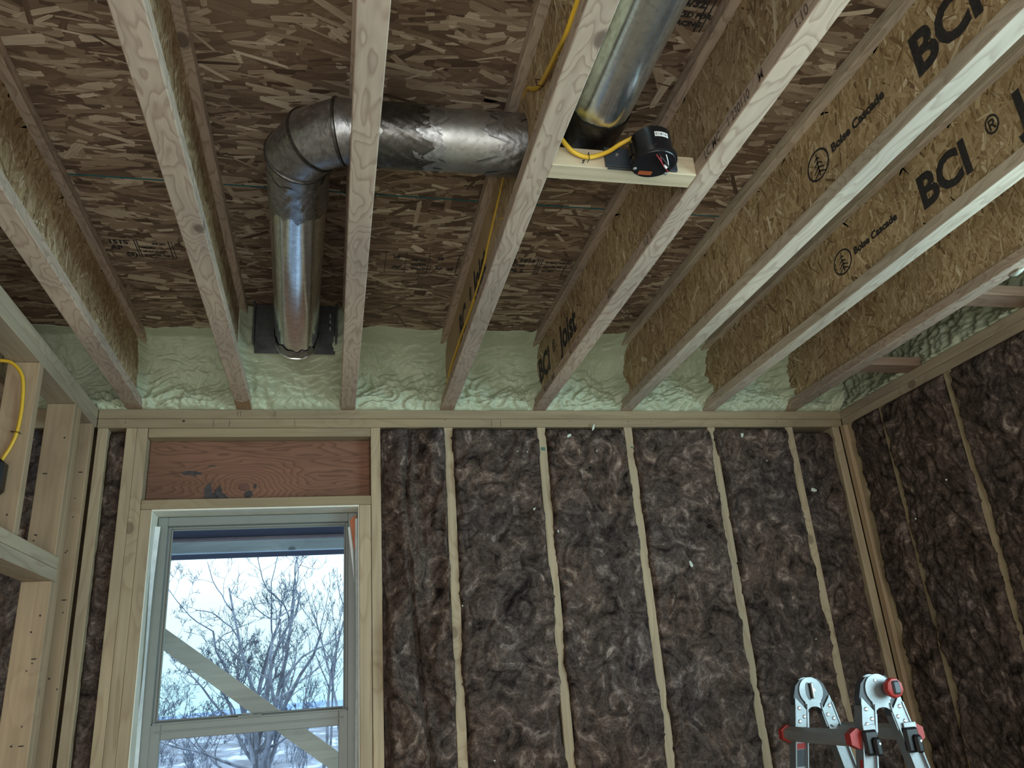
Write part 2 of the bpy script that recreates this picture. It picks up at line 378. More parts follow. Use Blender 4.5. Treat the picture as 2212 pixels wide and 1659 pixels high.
def text_mesh(body, size, bold=0.0):
    cu = bpy.data.curves.new('lettering', 'FONT'); cu.body = body; cu.size = size; cu.offset = bold; cu.resolution_u = 3
    o = bpy.data.objects.new('lettering', cu); C.objects.link(o); bpy.context.view_layer.update()
    me = bpy.data.meshes.new_from_object(o.evaluated_get(bpy.context.evaluated_depsgraph_get()))
    V = np.array([v.co[:] for v in me.vertices]) if len(me.vertices) else np.zeros((0, 3)); Fc = [list(p.vertices) for p in me.polygons]
    C.objects.unlink(o); bpy.data.objects.remove(o); bpy.data.curves.remove(cu); bpy.data.meshes.remove(me)
    return V, Fc
def stamp(rows, x0, y0, x1, mat, parent, bars=(), flip=False):
    """ink stamp on the subfloor; rows: (text, y, size)"""
    mb = MB()
    for body, xx, yy, size in rows:
        V, Fc = text_mesh(body, size, size*.055)
        if len(V): mb.add([(x0+xx+p[0]*(1 if not flip else -1), y0+yy+p[1]*(-1 if not flip else 1), ZS-.0016) for p in V], Fc)
    for (a, b_, c_, d) in bars: mb.box((x0+a, y0+b_, ZS-.0018), (x0+c_, y0+d, ZS-.0014))
    return mb.build('ink_stamp', mat, parent)
stamp([('1515', .01, .028, .03), ('AP', .012, .062, .03), ('(3)', .05, .10, .03), ('SIZED', .105, .05, .016), ('SPACING', .105, .075, .016), ('EXPOSURE 1', .105, .10, .016), ('24 oc', .14, .025, .018)], -.775, -.765, 0, INK, ceil,
      bars=[(.088, .0, .091, .11), (.095, .0, .098, .11), (.19, .0, .193, .11), (.20, .0, .202, .11)])
stamp([('28', .026, .03, .024), ('AP', .026, .10, .026), ('24 oc', .092, .045, .022), ('SIZED', .092, .075, .020), ('SPACING', .092, .105, .018)], .112, -.755, 0, INK, ceil,
      bars=[(.0, -.01, .002, .13), (.07, -.01, .072, .13), (.15, -.01, .152, .13), (.0, -.01, .15, -.008), (.08, -.01, .15, -.008), (.0, .128, .15, .13)])
stamp([('28', .0, .03, .024), ('AP  28', .0, .10, .024), ('15', .085, .08, .05)], .29, -.755, 0, INK, ceil, bars=[(.075, -.01, .078, .12), (.095, -.01, .098, .12)])
stamp([('1 1515', .0, .03, .03), ('ATES', .0, .06, .022), ('PS 2', .0, .10, .03), ('SHEATHING', .12, .03, .018), ('SPAN 24', .12, .06, .018), ('SIZED', .12, .09, .018)], .56, -.765, 0, INK, ceil,
      bars=[(.09, .0, .093, .115), (.098, .0, .101, .115), (.106, .0, .109, .115), (.20, 0, .203, .115)])
stamp([('SIZED', .0, .03, .022), ('SPAN', .0, .07, .024), ('28', .08, .10, .026)], 1.0, -.755, 0, INKF, ceil, bars=[(.07, .0, .072, .11)])
stamp([('23/32', .0, .05, .030), ('SIZED FOR', .0, .08, .02), ('SPACING', .0, .105, .02), ('APA', .1, .06, .03)], .69, -1.95, 0, INK, ceil, bars=[(.07, .0, .074, .12), (.085, .0, .088, .12)])

floor = MB().box((-3.0, YB-.1, -.04), (2.5, .16, 0)).build('floor', PLY); tagp(floor, 'bare plywood floor of the unfinished room', kind='structure')
# outer sheathing of back and right walls, plus the room's rear and left ends
mb = MB()
mb.box((-3.0, .142, 0), (-.73, .155, ZS)).box((.065, .142, 0), (2.44, .155, ZS)).box((-.73, .142, 2.08), (.065, .155, ZS)).box((-.73, .142, 0), (.065, .155, .72))
tagp(mb.build('wall_back', SHEATH), 'exterior sheathing behind the studs and insulation of the window wall', kind='structure')
mb = MB(); mb.box((2.436, -1.52, 0), (2.45, .142, ZS)).box((2.436, YB, 0), (2.45, -3.38, ZS)).box((2.436, -3.38, 2.15), (2.45, -1.52, ZS)).box((2.436, -3.38, 0), (2.45, -1.52, 1.08))
tagp(mb.build('wall_right', SHEATH), 'exterior sheathing behind the right wall framing', kind='structure')
mb = MB(); mb.box((-3.0, YB-.1, 0), (-1.95, YB, ZS)).box((1.35, YB-.1, 0), (2.45, YB, ZS)).box((-1.95, YB-.1, 2.2), (1.35, YB, ZS))
tagp(mb.build('wall_rear', SHEATH), 'rear wall of the room behind the viewer with a wide opening', kind='structure')
tagp(MB().box((-3.05, YB, 0), (-3.0, .16, ZS)).build('wall_left', SHEATH), 'far left end wall beyond the open partition', kind='structure')

# ------------------------------------------------------------------ framing lumber
def board(name, lo, hi, mat, label, cat, group=None, bev=.002):
    o = MB().box(lo, hi, bev).build(name, mat); return tagp(o, label, cat, group)

G1 = 'studs of the window wall'
board('top_plate', (XL, .0, ZP-T), (XR+.14, .14, ZP), PLATE_X, 'upper of the two long horizontal plates above the window wall, touched by the foam', 'plate')
board('top_plate', (XL, .0005, ZP-2*T), (XR, .14, ZP-T-.001), PLATE_X, 'lower of the two long horizontal plates above the window wall, resting on the studs', 'plate')
board('top_plate', (-2.99, .0, ZP-2*T), (XL-.0905, .14, ZP), PLATE_X, 'plate over the back wall in the room beyond the left partition', 'plate')
XS = {4: .413, 5: .817, 6: 1.214, 7: 1.615, 8: 2.009}
snames = {4: 'first full stud right of the window, between the folded batt and the flat batts', 5: 'second stud right of the window with a grey stamp near its top', 6: 'third stud right of the window, small green mark near the top', 7: 'fourth stud right of the window, under the second last ceiling joist', 8: 'fifth stud right of the window, last before the corner post'}
for k_, x in XS.items(): board('wall_stud', (x-.019, .0, .04), (x+.019, .14, ZP-2*T-.001), STUD_Z, 'pale '+snames[k_], 'stud', G1)
board('wall_stud', (2.236, .0, .04), (2.274, .14, ZP-2*T-.001), STUD_Z, 'tan corner stud of the window wall where it meets the right wall', 'stud', G1)
board('wall_stud', (-.936, .0, .04), (-.899, .14, ZP-2*T-.001), STUD_Z, 'stud of the window wall tucked into the left corner', 'stud', G1)
board('king_stud', (-.835, .0, .04), (-.797, .14, ZP-2*T-.001), STUD_Z, 'full height stud left of the window beside the narrow dark batt', 'stud')
board('jack_stud', (-.7965, .0, .04), (-.757, .14, ZP-2*T-.001), STUD_Z, 'second stud left of the window, touching the end of the red brown header', 'stud')
board('trimmer_stud', (-.7565, .0, .04), (-.718, .14, 2.069), STUD_Z, 'trimmer directly left of the window, stopping under the header plate', 'stud')
board('trimmer_stud', (.046, .0, .04), (.0905, .14, 2.069), STUD_Z, 'trimmer directly right of the window, stopping under the header plate', 'stud')
board('king_stud', (.0925, .0, .04), (.1315, .14, ZP-2*T-.001), STUD_Z, 'full height stud right of the window beside the folded batt', 'stud')
board('header_plate', (-.755, .0, ZP-3*T-.0005), (.0915, .14, ZP-2*T-.0015), PLATE_X, 'flat plate on top of the red brown header', 'plate')
board('header_plate', (-.7555, .0, 2.070), (.0915, .14, 2.106), PLATE_X, 'flat plate between the red brown header and the window opening', 'plate')
board('sill_plate', (-.7175, .0, .66), (.0455, .14, .70), PLATE_X, 'rough sill under the window opening', 'plate')
hd = board('header_beam', (-.755, .055, 2.1065), (.0913, .138, ZP-3*T-.001), HEADER, 'red brown header beam with swirling grain above the window', 'beam')
# dark stains and the knot of the header: marks with their own shape
def blob(name, cx, cz, rx, rz, y, mat, parent, seed, n=26):
    y = y-.0003*seed
    rg = np.random.RandomState(seed); P = []
    for i in range(n):
        a = 2*math.pi*i/n; q = 1+rg.uniform(-.28, .28); P.append((cx+rx*q*math.cos(a), y, cz+rz*q*math.sin(a)))
    return MB().prism(P, (0, -.0006, 0)).build(name, mat, parent)
STAIN = plain('dark_water_stain', (.055, .048, .050), .8, var=.35, sc=60); KNOT = plain('knot_wood', (.13, .06, .045), .7, sc=50)
blob('stain', -.597, 2.222, .036, .010, .0552, STAIN, hd, 1)
blob('stain', -.50, 2.125, .045, .018, .0552, STAIN, hd, 2); blob('stain', -.53, 2.15, .014, .032, .0552, STAIN, hd, 3); blob('stain', -.49, 2.145, .012, .022, .0552, STAIN, hd, 12)
blob('stain', -.38, 2.13, .014, .020, .0552, STAIN, hd, 4); blob('stain', -.355, 2.165, .006, .010, .0552, STAIN, hd, 5); blob('stain', -.52, 2.25, .012, .003, .0552, STAIN, hd, 6); blob('stain', -.43, 2.113, .05, .006, .0552, STAIN, hd, 13)
blob('knot', -.399, 2.163, .019, .015, .0550, KNOT, hd, 7)

# right wall framing
board('top_plate', (XR, YB+.001, ZP-T), (XR+.1405, -.001, ZP), PLATE_Y, 'upper of the two long plates above the right wall, carrying the short blocks', 'plate')
board('top_plate', (XR+.0005, YB, ZP-2*T), (XR+.14, -.001, ZP-T-.001), PLATE_Y, 'lower of the two long plates above the right wall', 'plate')
G2 = 'studs of the right wall'
board('wall_stud', (XR-.018, -.036, .04), (XR+.12, -.002, ZP-2*T-.001), STUD_Zp, 'brown corner board between the two walls', 'stud', G2)
board('wall_stud', (XR, -.078, .04), (XR+.14, -.040, ZP-2*T-.001), STUD_Z, 'first right wall stud beside the corner, its edge fringed with brown fibre', 'stud', G2)
board('wall_stud', (XR, -.305, .04), (XR+.14, -.265, ZP-2*T-.001), STUD_Z, 'second right wall stud, partly covered by insulation near its top', 'stud', G2)
board('wall_stud', (XR, -.710, .04), (XR+.14, -.670, ZP-2*T-.001), STUD_Z, 'third right wall stud, rightmost in view', 'stud', G2)
for i, y in enumerate((-1.1, -1.5, -3.40, -3.8)):
    board('wall_stud', (XR, y-.02, .04), (XR+.14, y+.02, ZP-2*T-.001), STUD_Z, 'right wall stud outside the picture to the right', 'stud', G2)
# left partition
board('partition_plate', (-1.03, -4.6, ZP-T), (XL-.0005, -.001, ZP), PLATE_Y, 'upper of the two plates over the left partition', 'plate')
board('partition_plate', (-1.03, -4.6, ZP-2*T), (XL-.0005, -.001, ZP-T-.001), PLATE_Y, 'lower of the two plates over the left partition', 'plate')
G3 = 'studs of the left partition'
zt = ZP-2*T-.001
board('partition_stud', (-1.03, -.235, .04), (XL-.0005, -.198, zt), STUD_Zp, 'king stud of the left doorway, farther of the doubled pair', 'stud', G3)
board('partition_stud', (-1.03, -.2735, 1.862), (XL-.0005, -.236, zt), STUD_Zp, 'upper stud of the doubled pair standing on the doorway header', 'stud', G3)
board('partition_stud', (-1.03, -.2735, .04), (XL-.0005, -.236, 1.781), STUD_Zp, 'trimmer under the left doorway header', 'stud', G3)
board('partition_stud', (-1.03, -.645, 1.862), (XL-.0005, -.607, zt), STUD_Zp, 'short stud above the left doorway, carrying the yellow cable and black box', 'stud', G3)
board('partition_stud', (-1.03, -.060, .04), (XL-.0005, -.023, zt), STUD_Zp, 'orange tan partition stud closest to the left corner', 'stud', G3)
board('partition_stud', (-1.03, -1.05, 1.862), (XL-.0005, -1.012, zt), STUD_Zp, 'short stud above the left doorway, outside the picture', 'stud', G3)
board('partition_stud', (-1.03, -1.25, .04), (XL-.0005, -1.212, zt), STUD_Zp, 'near stud of the left doorway, outside the picture', 'stud', G3)
board('doorway_header', (-1.03, -1.21, 1.8225), (XL+.002, -.2365, 1.861), PLATE_Y, 'upper board of the doubled header across the left doorway', 'beam')
board('doorway_header', (-1.03, -1.21, 1.7815), (XL+.002, -.2365, 1.8215), PLATE_Y, 'lower board of the doubled header across the left doorway', 'beam')

# ------------------------------------------------------------------ ceiling joists
JX = {0: -1.218, 1: -.812, 2: -.406, 3: .001, 4: .413, 5: .817, 6: 1.218, 7: 1.617, 8: 2.033}
FW = .0587/2; YE = .105; YN = -4.9; WZ0, WZ1 = ZP+.038, ZS-.038
webcache = {}
def web_mesh(kind):
    """web in local coordinates, x = 0 mid plane"""
    if kind in webcache: return webcache[kind]
    hole = kind[1]; var = kind[0]; mb = MB(); z0, z1 = WZ0-ZP-.004, WZ1-ZP+.004; ht = .0048; parts = []
    if not hole: mb.box((-ht, YN, z0), (ht, YE, z1))
    else:
        hy, hz, hr = -1.556, .150, .0785; n = 32; a0, a1 = hy-.14, hy+.14
        mb.box((-ht, YN, z0), (ht, a0, z1)); mb.box((-ht, a1, z0), (ht, YE, z1))
        for sx in (-ht, ht):
            V = []; 
            for i in range(n):
                t_ = 2*math.pi*(i+.5)/n; c_, s_ = math.cos(t_), math.sin(t_)
                k1 = min((.14/abs(c_)) if abs(c_) > 1e-6 else 9, ((z1-hz) if s_ > 0 else (hz-z0))/max(abs(s_), 1e-6))
                V += [(sx, hy+hr*c_, hz+hr*s_), (sx, hy+k1*c_, hz+k1*s_)]
            Fc = []
            for i in range(n):
                j = (i+1) % n
                Fc.append([2*i, 2*i+1, 2*j+1, 2*j])
                p, q = V[2*i+1], V[2*j+1]
                if abs(p[1]-q[1]) > 1e-4 and abs(p[2]-q[2]) > 1e-4:
                    cy = p[1] if abs(abs(p[1]-hy)-.14) < 1e-5 else q[1]; cz = q[2] if cy == p[1] else p[2]
                    V.append((sx, cy, cz)); Fc.append([2*i+1, len(V)-1, 2*j+1])
            mb.add(V, Fc)
        V = []
        for i in range(n):
            t_ = 2*math.pi*(i+.5)/n
            for sx in (-ht, ht): V.append((sx, hy+hr*math.cos(t_), hz+hr*math.sin(t_)))
        mb.add(V, [[2*i, 2*i+1, 2*((i+1) % n)+1, 2*((i+1) % n)] for i in range(n)])
    parts.append(plainpart(mb, .45))
    av = [(-1.556, .150, .083)] if hole else None
    for s in (-1, 1):
        v, f, u, k = strands(-3.1, YE, z0+.003, z1-.003, 6200, (.025, .085), (.004, .015), math.pi/2-.12*s, .55, 11*var+s+5, .0009, .03, avoid=av)
        V = np.stack([s*(ht+v[:, 2]), v[:, 0], v[:, 1]], 1); parts.append((V, f if s < 0 else f, u, k))
    webcache[kind] = merge(parts); return webcache[kind]
def flange(mb, x, z0, z1, bend=None):
    n = 14 if bend else 1; ys = np.linspace(YN, YE, n+1); prof = [(-FW+.002, z0), (FW-.002, z0), (FW, z0+.002), (FW, (z0+z1)/2-.001), (FW-.0012, (z0+z1)/2), (FW, (z0+z1)/2+.001), (FW, z1-.002), (FW-.002, z1), (-FW+.002, z1), (-FW, z1-.002), (-FW, (z0+z1)/2+.001), (-FW+.0012, (z0+z1)/2), (-FW, (z0+z1)/2-.001), (-FW, z0+.002)]
    m_ = len(prof); V = [(x+(bend(y) if bend else 0)+px, y, pz) for y in ys for px, pz in prof]
    Fc = [[i*m_+k, i*m_+(k+1) % m_, (i+1)*m_+(k+1) % m_, (i+1)*m_+k] for i in range(n) for k in range(m_)] + [list(range(m_)), list(range(n*m_, (n+1)*m_))[::-1]]
    mb.add(V, Fc); return mb
def bend4(y): return -.016*min(1.0, max(0.0, -y/1.7))**1.3
jl = {0: 'ceiling joist beyond the left partition, hidden above its plates',
      1: 'leftmost ceiling joist in view, its dark web facing right',
      2: 'second ceiling joist from the left, with a round tan stain at its wall end',
      3: 'third ceiling joist from the left, almost straight on, crossed by the silver duct',
      4: 'fourth ceiling joist from the left, with the yellow cable stapled along its web',
      5: 'fifth ceiling joist from the left, holding the block with the black box',
      6: 'sixth ceiling joist from the left, with the largest black letters at the upper right',
      7: 'seventh ceiling joist from the left, black letters and round tree mark on its web',
      8: 'rightmost ceiling joist, dark web and two short blocks to the right wall'}
JO = {}
for k_, x in JX.items():
    j = thing('ceiling_joist', jl[k_], 'joist', (x, 0, ZP), 'wooden ceiling joists'); JO[k_] = j
    bd = bend4 if k_ == 4 else None
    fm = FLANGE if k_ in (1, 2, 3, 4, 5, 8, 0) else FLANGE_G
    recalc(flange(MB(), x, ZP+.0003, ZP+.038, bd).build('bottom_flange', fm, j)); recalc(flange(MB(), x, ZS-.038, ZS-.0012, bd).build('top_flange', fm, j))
    key = (k_ % 3, k_ in (3, 4)); V, Fc, U, K = web_mesh(key); V2 = V.copy(); V2[:, 2] += ZP
    if bd: V2[:, 0] += np.array([bd(y) for y in V2[:, 1]])
    V2[:, 0] += x
    mobj('web', V2, Fc, WEB, j, uv=U, col=K)
# the round tan stain under the second joist
ST2 = plain('tan_round_stain', (.30, .19, .10), .8, var=.2, sc=30)
P = [(-.406+.0285*math.cos(a)*1.0, -.135+.05*math.sin(a), ZP+.0002) for a in np.linspace(0, math.pi, 16)] + [(-.406-.0285, .0, ZP+.0002), (-.406+.0285, .0, ZP+.0002)]
MB().prism(P, (0, 0, -.0005)).build('stain', ST2, JO[2])

def web_text(jk, body, y0, z0, size, bold=0.0, xs=1.0, mat=None, xoff=None, name='lettering', par=None):
    V, Fc = text_mesh(body, size, bold)
    x = JX[jk] - (.0048+.0013 if xoff is None else xoff) + (bend4(y0-.2) if jk == 4 else 0)
    return mobj(name, [(x, y0-p[0]*xs, z0+p[1]) for p in V], Fc, mat or INK, par or JO[jk])
def tree_mark(jk, yc, zc, par=None):
    x = JX[jk]-.0048-.0013; mb = MB(); n = 40; ry, rz = .046, .041
    for i in range(n):
        a, b_ = 2*math.pi*i/n, 2*math.pi*(i+1)/n
        q = [(x, yc-(ry+o)*math.cos(t_), zc+(rz+o)*math.sin(t_)) for t_, o in ((a, -.003), (b_, -.003), (b_, .003), (a, .003))]
        mb.add(q, [[0, 1, 2, 3]])
    def st(y0, z0, y1, z1, w_):
        d = Vector((0, y1-y0, z1-z0)); nrm = Vector((0, -d.z, d.y)).normalized()*w_/2
        A, B = Vector((x, yc-0, zc)), None
        p0 = Vector((x, yc-y0, zc+z0)); p1 = Vector((x, yc-y1, zc+z1)); d = (p1-p0); nrm = Vector((0, -d.z, d.y)).normalized()*w_/2
        mb.add([(p0+nrm)[:], (p1+nrm*.6)[:], (p1-nrm*.6)[:], (p0-nrm)[:]], [[0, 1, 2, 3]])
    st(0, -.034, 0, .036, .0055)
    for zz, L in ((.022, .012), (.008, .019), (-.006, .024), (-.019, .026)):
        for s in (-1, 1): st(0, zz, s*L, zz-L*.55, .0055)
    return mb.build('tree_emblem', INK, JO[jk])
for jk, ys in ((6, 0.0), (7, .483)):
    tree_mark(jk, -1.585+ys, ZP+.142)
    web_text(jk, 'Boise Cascade', -1.648+ys, ZP+.133, .034, .0016, 1.08)
    web_text(jk, 'BCI', -1.965+ys, ZP+.096, .142, .0055, .93); web_text(jk, '®', -2.232+ys, ZP+.14, .075, .001, .8); web_text(jk, 'Joist', -2.325+ys, ZP+.096, .142, .0055, .93)
web_text(5, 'BCI', -.070, ZP+.098, .142, .0055, .85); web_text(5, '®', -.300, ZP+.14, .07, .001, .8); web_text(5, 'Joist', -.412, ZP+.098, .142, .0055, .85)
web_text(4, 'BCI', -.470, ZP+.098, .142, .0055, .85); web_text(4, '®', -.715, ZP+.14, .07, .001, .8); web_text(4, 'Joist', -.815, ZP+.098, .142, .0055, .85)
# small faded codes along the side of the fifth joist's lower flange
for body, y in (('RHC 20 L J6MF', -.20), ('AC 14 1 17', -.58), ('APA', -1.02), ('1.0  E', -1.34), ('PR 5m', -1.60), ('LC MC', -1.735), ('1 230110', -1.85), ('M', -1.99), ('1.10', -2.13)):
    web_text(5, body, y, ZP+.007, .034, .0004, .8, INKF, FW+.0006)

# ------------------------------------------------------------------ spray foam in the joist bays
def foam_patch(x0, x1, label, seed, prof, right_fillet=True, name='spray_foam'):
    nx, nz = max(int((x1-x0)/.0042), 20), 92
    u = np.linspace(0, 1, nx); s = np.linspace(0, 1, nz); Uu, Ss = np.meshgrid(u, s)
    X = x0+(x1-x0)*Uu
    zs = np.array([p[0] for p in prof]); ys = np.array([p[1] for p in prof]); L = np.concatenate([[0], np.cumsum(np.hypot(np.diff(zs), np.diff(ys)))]); L /= L[-1]
    Z = ZP+np.interp(Ss, L, zs); Y = np.interp(Ss, L, ys)
    wx = fbm(X*5+seed, Z*5, 2, seed+3)*.35; amp = np.clip(1.15-Ss*1.0, .25, 1)
    big = fbm(X*5+seed*3.1, Ss*2.5, 3, seed)
    lum = np.abs(perlin(X*19+wx*5+seed, Ss*12+wx*7, seed+9)); lum2 = np.abs(perlin(X*42+wx*8, Ss*24+wx*5+seed, seed+21))
    Y = Y - big*.030 - (.34-lum)*.052*amp - (.3-lum2)*.022*amp
    # fillets up both webs
    dR = (x1-X); dL = (X-x0); wR = .075*(.6+.5*np.sin(Ss*3.1)+.25*perlin(Ss*4, Ss*0+seed, seed)); 
    Y = Y - .085*np.clip(1-dR/np.maximum(wR, .01), 0, 1)**1.6*np.clip(Ss*5, 0, 1) - .05*np.clip(1-dL/.035, 0, 1)**1.6*np.clip(Ss*5, 0, 1)
    Y = np.minimum(Y, .09); Y[0, :] = np.minimum(.03, .0)+.004*perlin(u*40, u*0+seed, seed); Z[0, :] = ZP+.0008
    Y[1, :] = Y[1, :]*.5 + Y[0, :]*.5
    Zc = np.minimum(Z+.012*perlin(X*10, Ss*6, seed+2)*np.clip(Ss*4, 0, 1)*(1-Ss), ZS-.0015)
    V = np.stack([X, Y, Zc], -1).reshape(-1, 3); i = np.arange(nx*nz).reshape(nz, nx)
    Fc = np.stack([i[:-1, :-1], i[:-1, 1:], i[1:, 1:], i[1:, :-1]], -1).reshape(-1, 4)
    # close the back so it is a solid mass
    n0 = len(V); ring = list(i[0, :]) + list(i[1:, -1]) + list(i[-1, -2::-1]) + list(i[-2:0:-1, 0]); B = V[ring].copy(); B[:, 1] = .135
    V = np.vstack([V, B]); m_ = len(ring); F2 = [[int(ring[k]), n0+k, n0+(k+1) % m_, int(ring[(k+1) % m_])] for k in range(m_)]
    o = mobj(name, V, Fc.tolist()+F2, FOAM, None, True); tagp(o, label, 'foam', 'spray foam patches in the joist bays'); return o
PR = [(0, -.002), (.03, -.016), (.07, .0), (.12, .035), (.18, .045), (.235, .01), (.275, -.06), (.3, -.16)]
PRD = [(0, -.002), (.03, -.02), (.06, -.075), (.085, -.16), (.10, -.26), (.115, -.318), (.2, -.319), (.3, -.319)]
PRL = [(0, -.002), (.03, -.01), (.1, .02), (.18, .01), (.25, -.02), (.29, -.06), (.3, -.11)]
g = .0053
bays = [(-1.218+g, -.812-g, 'dim patch of spray foam at the far left behind the partition plate', PRL), (-.812+g, -.406-g, 'green spray foam patch in the bay left of the duct bay', PRL), (-.406+g, .001-g, 'spray foam patch under the end of the silver duct', PRD),
        (.001+g, .413-g, 'tallest spray foam patch, between the third and fourth joists', PR), (.413+g, .817-g, 'spray foam patch between the fourth and fifth joists', PR),
        (.817+g, 1.218-g, 'bright spray foam patch between the fifth and sixth joists', PR), (1.218+g, 1.617-g, 'bright spray foam patch between the sixth and seventh joists', PR), (1.617+g, 2.033-g, 'spray foam patch between the seventh and rightmost joists', PR),
        (2.033+g, 2.285, 'spray foam patch in the right corner next to the last joist', PRL)]
for i, (a, b_, lab, pr) in enumerate(bays): foam_patch(a, b_, lab, 31+i*7, pr)
# foam along the right wall, behind the blocks
ny, nz = 420, 60; yy = np.linspace(.10, -3.0, ny); ss = np.linspace(0, 1, nz); Yg, Sg = np.meshgrid(yy, ss)
Xg = 2.325+np.interp(Sg, [0, .2, .6, 1], [-.03, .0, .02, -.05]); Zg = ZP+.001+(ZS-ZP-.003)*Sg
Xg = Xg-(.3-np.abs(perlin(Yg*17, Sg*9+fbm(Yg*6, Sg*4, 2, 5), 3)))*.04-(.3-np.abs(perlin(Yg*40, Sg*24, 8)))*.02 - fbm(Yg*4, Sg*3, 3, 4)*.03
Xg = np.minimum(Xg, 2.42); Xg[0, :] = 2.30+.006*perlin(yy*30, yy*0, 2)
V = np.stack([Xg, Yg, Zg], -1).reshape(-1, 3); i = np.arange(ny*nz).reshape(nz, ny)
Fc = np.stack([i[:-1, :-1], i[:-1, 1:], i[1:, 1:], i[1:, :-1]], -1).reshape(-1, 4)
n0 = len(V); ring = list(i[0, :]) + list(i[1:, -1]) + list(i[-1, -2::-1]) + list(i[-2:0:-1, 0]); B = V[ring].copy(); B[:, 0] = 2.43; m_ = len(ring)
V = np.vstack([V, B])
tagp(mobj('spray_foam', V, Fc.tolist()+[[int(ring[k]), n0+k, n0+(k+1) % m_, int(ring[(k+1) % m_])] for k in range(m_)], FOAM, None, True), 'long band of spray foam above the right wall plates', 'foam')
# short blocks between the last joist and the right plate
for lab, y0, y1 in (('short dark block from the last joist to the right wall plate, nearer the corner', -.565, -.48), ('short dark block from the last joist to the right wall plate, at the right edge', -1.175, -1.085)):
    board('joist_block', (2.033+FW+.0005, y0, ZP+.0008), (2.40, y1, ZP+.038), lumber('block_dark', 0, (.30, .20, .14), (.18, .11, .07), 6, .5, .5, .2), lab, 'block', 'blocks beside the rightmost joist')

# ------------------------------------------------------------------ insulation batts
def batt(name, u0, u1, z0, z1, plane, seed, label, group, style='flat', edge=.014, base=.012, bounds=None):
    """plane 'y': faces -y at y=0; plane 'x': faces -x at x=XR"""
    nu, nz = max(int((u1-u0)/.0055), 10), int((z1-z0)/.0075)
    U_, Z_ = np.meshgrid(np.linspace(0, 1, nu), np.linspace(z0, z1, nz))
    wl = edge*(fbm(np.linspace(z0, z1, nz)*4.5+seed, np.zeros(nz), 5, seed, gain=.6)*1.6+.1); wr = edge*(fbm(np.linspace(z0, z1, nz)*4.5+seed*2, np.zeros(nz)+5, 5, seed+50, gain=.6)*1.6+.1)
    tl = np.clip(fbm(np.linspace(z0, z1, nz)*60, np.zeros(nz)+3, 2, seed+60)-.25, 0, 1)*edge*1.2
    a = u0-wl-tl; b_ = u1+wr+np.roll(tl, 40)
    X = a[:, None]+(b_-a)[:, None]*U_
    s = X*6+seed*1.7; q = Z_*6
    wv = fbm(X*3+seed, Z_*3, 2, seed+7)
    h = .014*fbm(s*.7, q*.5, 2, seed+1) + (.020 if style == 'over' else .036)*(.32-np.abs(perlin(X*13+wv*3+seed, Z_*11+wv*4, seed+2))) + .016*(.3-np.abs(perlin(X*30+wv*5, Z_*22+wv*4+seed, seed+3))) + .007*(.3-np.abs(perlin(X*62+wv*6, Z_*50+seed, seed+4)))
    if style == 'fold':
        du = X-u0; f1 = u0+.135+.02*np.sin(Z_*5)+.03*perlin(Z_*3, Z_*0, 5)-(2.4-Z_)*.05; f2 = u0+.05+(2.39-Z_)*.09
        h = h*1.3 - .045*np.exp(-((X-f1)/.009)**2)*np.clip((Z_-1.75)*3, 0, 1) - .035*np.exp(-((X-f2)/.007)**2)*np.clip((2.05-Z_)*3, 0, 1) + .03*np.sin((X-u0)*26+perlin(X*4, Z_*3, 9)*5)
        h -= .06*np.clip(1-du/(.012+.02*np.clip(2.1-Z_, 0, 1)), 0, 1)
    e = np.minimum(U_, 1-U_)*(u1-u0); ee = np.clip(e/.012, 0, 1)**.6; h = (h+base)*ee - .004*(1-ee)
    tz = np.clip((z1-Z_)/.02, 0, 1)**.6; h = h*tz-.02*(1-tz)*(1 if style != 'over' else .2)
    if style == 'deep': h = h-.022*np.clip((Z_-1.9)*2, 0, 1)*0-.03
    i = np.arange(nu*nz).reshape(nz, nu); ring = list(i[0, :]) + list(i[1:, -1]) + list(i[-1, -2::-1]) + list(i[-2:0:-1, 0])
    if plane == 'y': V = np.stack([X, -h, Z_], -1).reshape(-1, 3); B = V[ring].copy(); B[:, 1] = .135; B[:, 0] = np.clip(B[:, 0], u0+.001, u1-.001)
    else: V = np.stack([XR-h, X, Z_], -1).reshape(-1, 3); B = V[ring].copy(); B[:, 0] = XR+.135; B[:, 1] = np.clip(B[:, 1], u0+.001, u1-.001)
    M1 = V[ring].copy()
    if plane == 'y': M1[:, 1] = np.maximum(M1[:, 1], .003)+.004; M1[:, 0] = np.clip(M1[:, 0], u0+.001, u1-.001)
    else: M1[:, 0] = np.maximum(M1[:, 0], XR+.003)+.004; M1[:, 1] = np.clip(M1[:, 1], u0+.001, u1-.001)
    n0 = len(V); m_ = len(ring); V = np.vstack([V, M1, B])
    Fc = np.stack([i[:-1, :-1], i[:-1, 1:], i[1:, 1:], i[1:, :-1]], -1).reshape(-1, 4).tolist()
    Fc += [[int(ring[k]), n0+k, n0+(k+1) % m_, int(ring[(k+1) % m_])] for k in range(m_)] + [[n0+k, n0+m_+k, n0+m_+(k+1) % m_, n0+(k+1) % m_] for k in range(m_)]
    o = mobj(name, V, Fc, BATT, None, True); tagp(o, label, 'insulation', group); return o
GB = 'brown insulation batts of the window wall'; zb = ZP-2*T-.003; zl = .6
batt('insulation_batt', .1325, .413-.019, zl, zb, 'y', 3, 'narrow brown batt right of the window with deep vertical folds', GB, 'fold', .008, .018)
batt('insulation_batt', .432, .798, zl, zb, 'y', 14, 'brown batt between the first and second studs right of the window', GB)
batt('insulation_batt', .836, 1.195, zl, zb, 'y', 25, 'brown batt below the longest white foam crumbs', GB)
batt('insulation_batt', 1.233, 1.596, zl, zb, 'y', 36, 'brown batt with a single foam crumb halfway down its right half', GB)
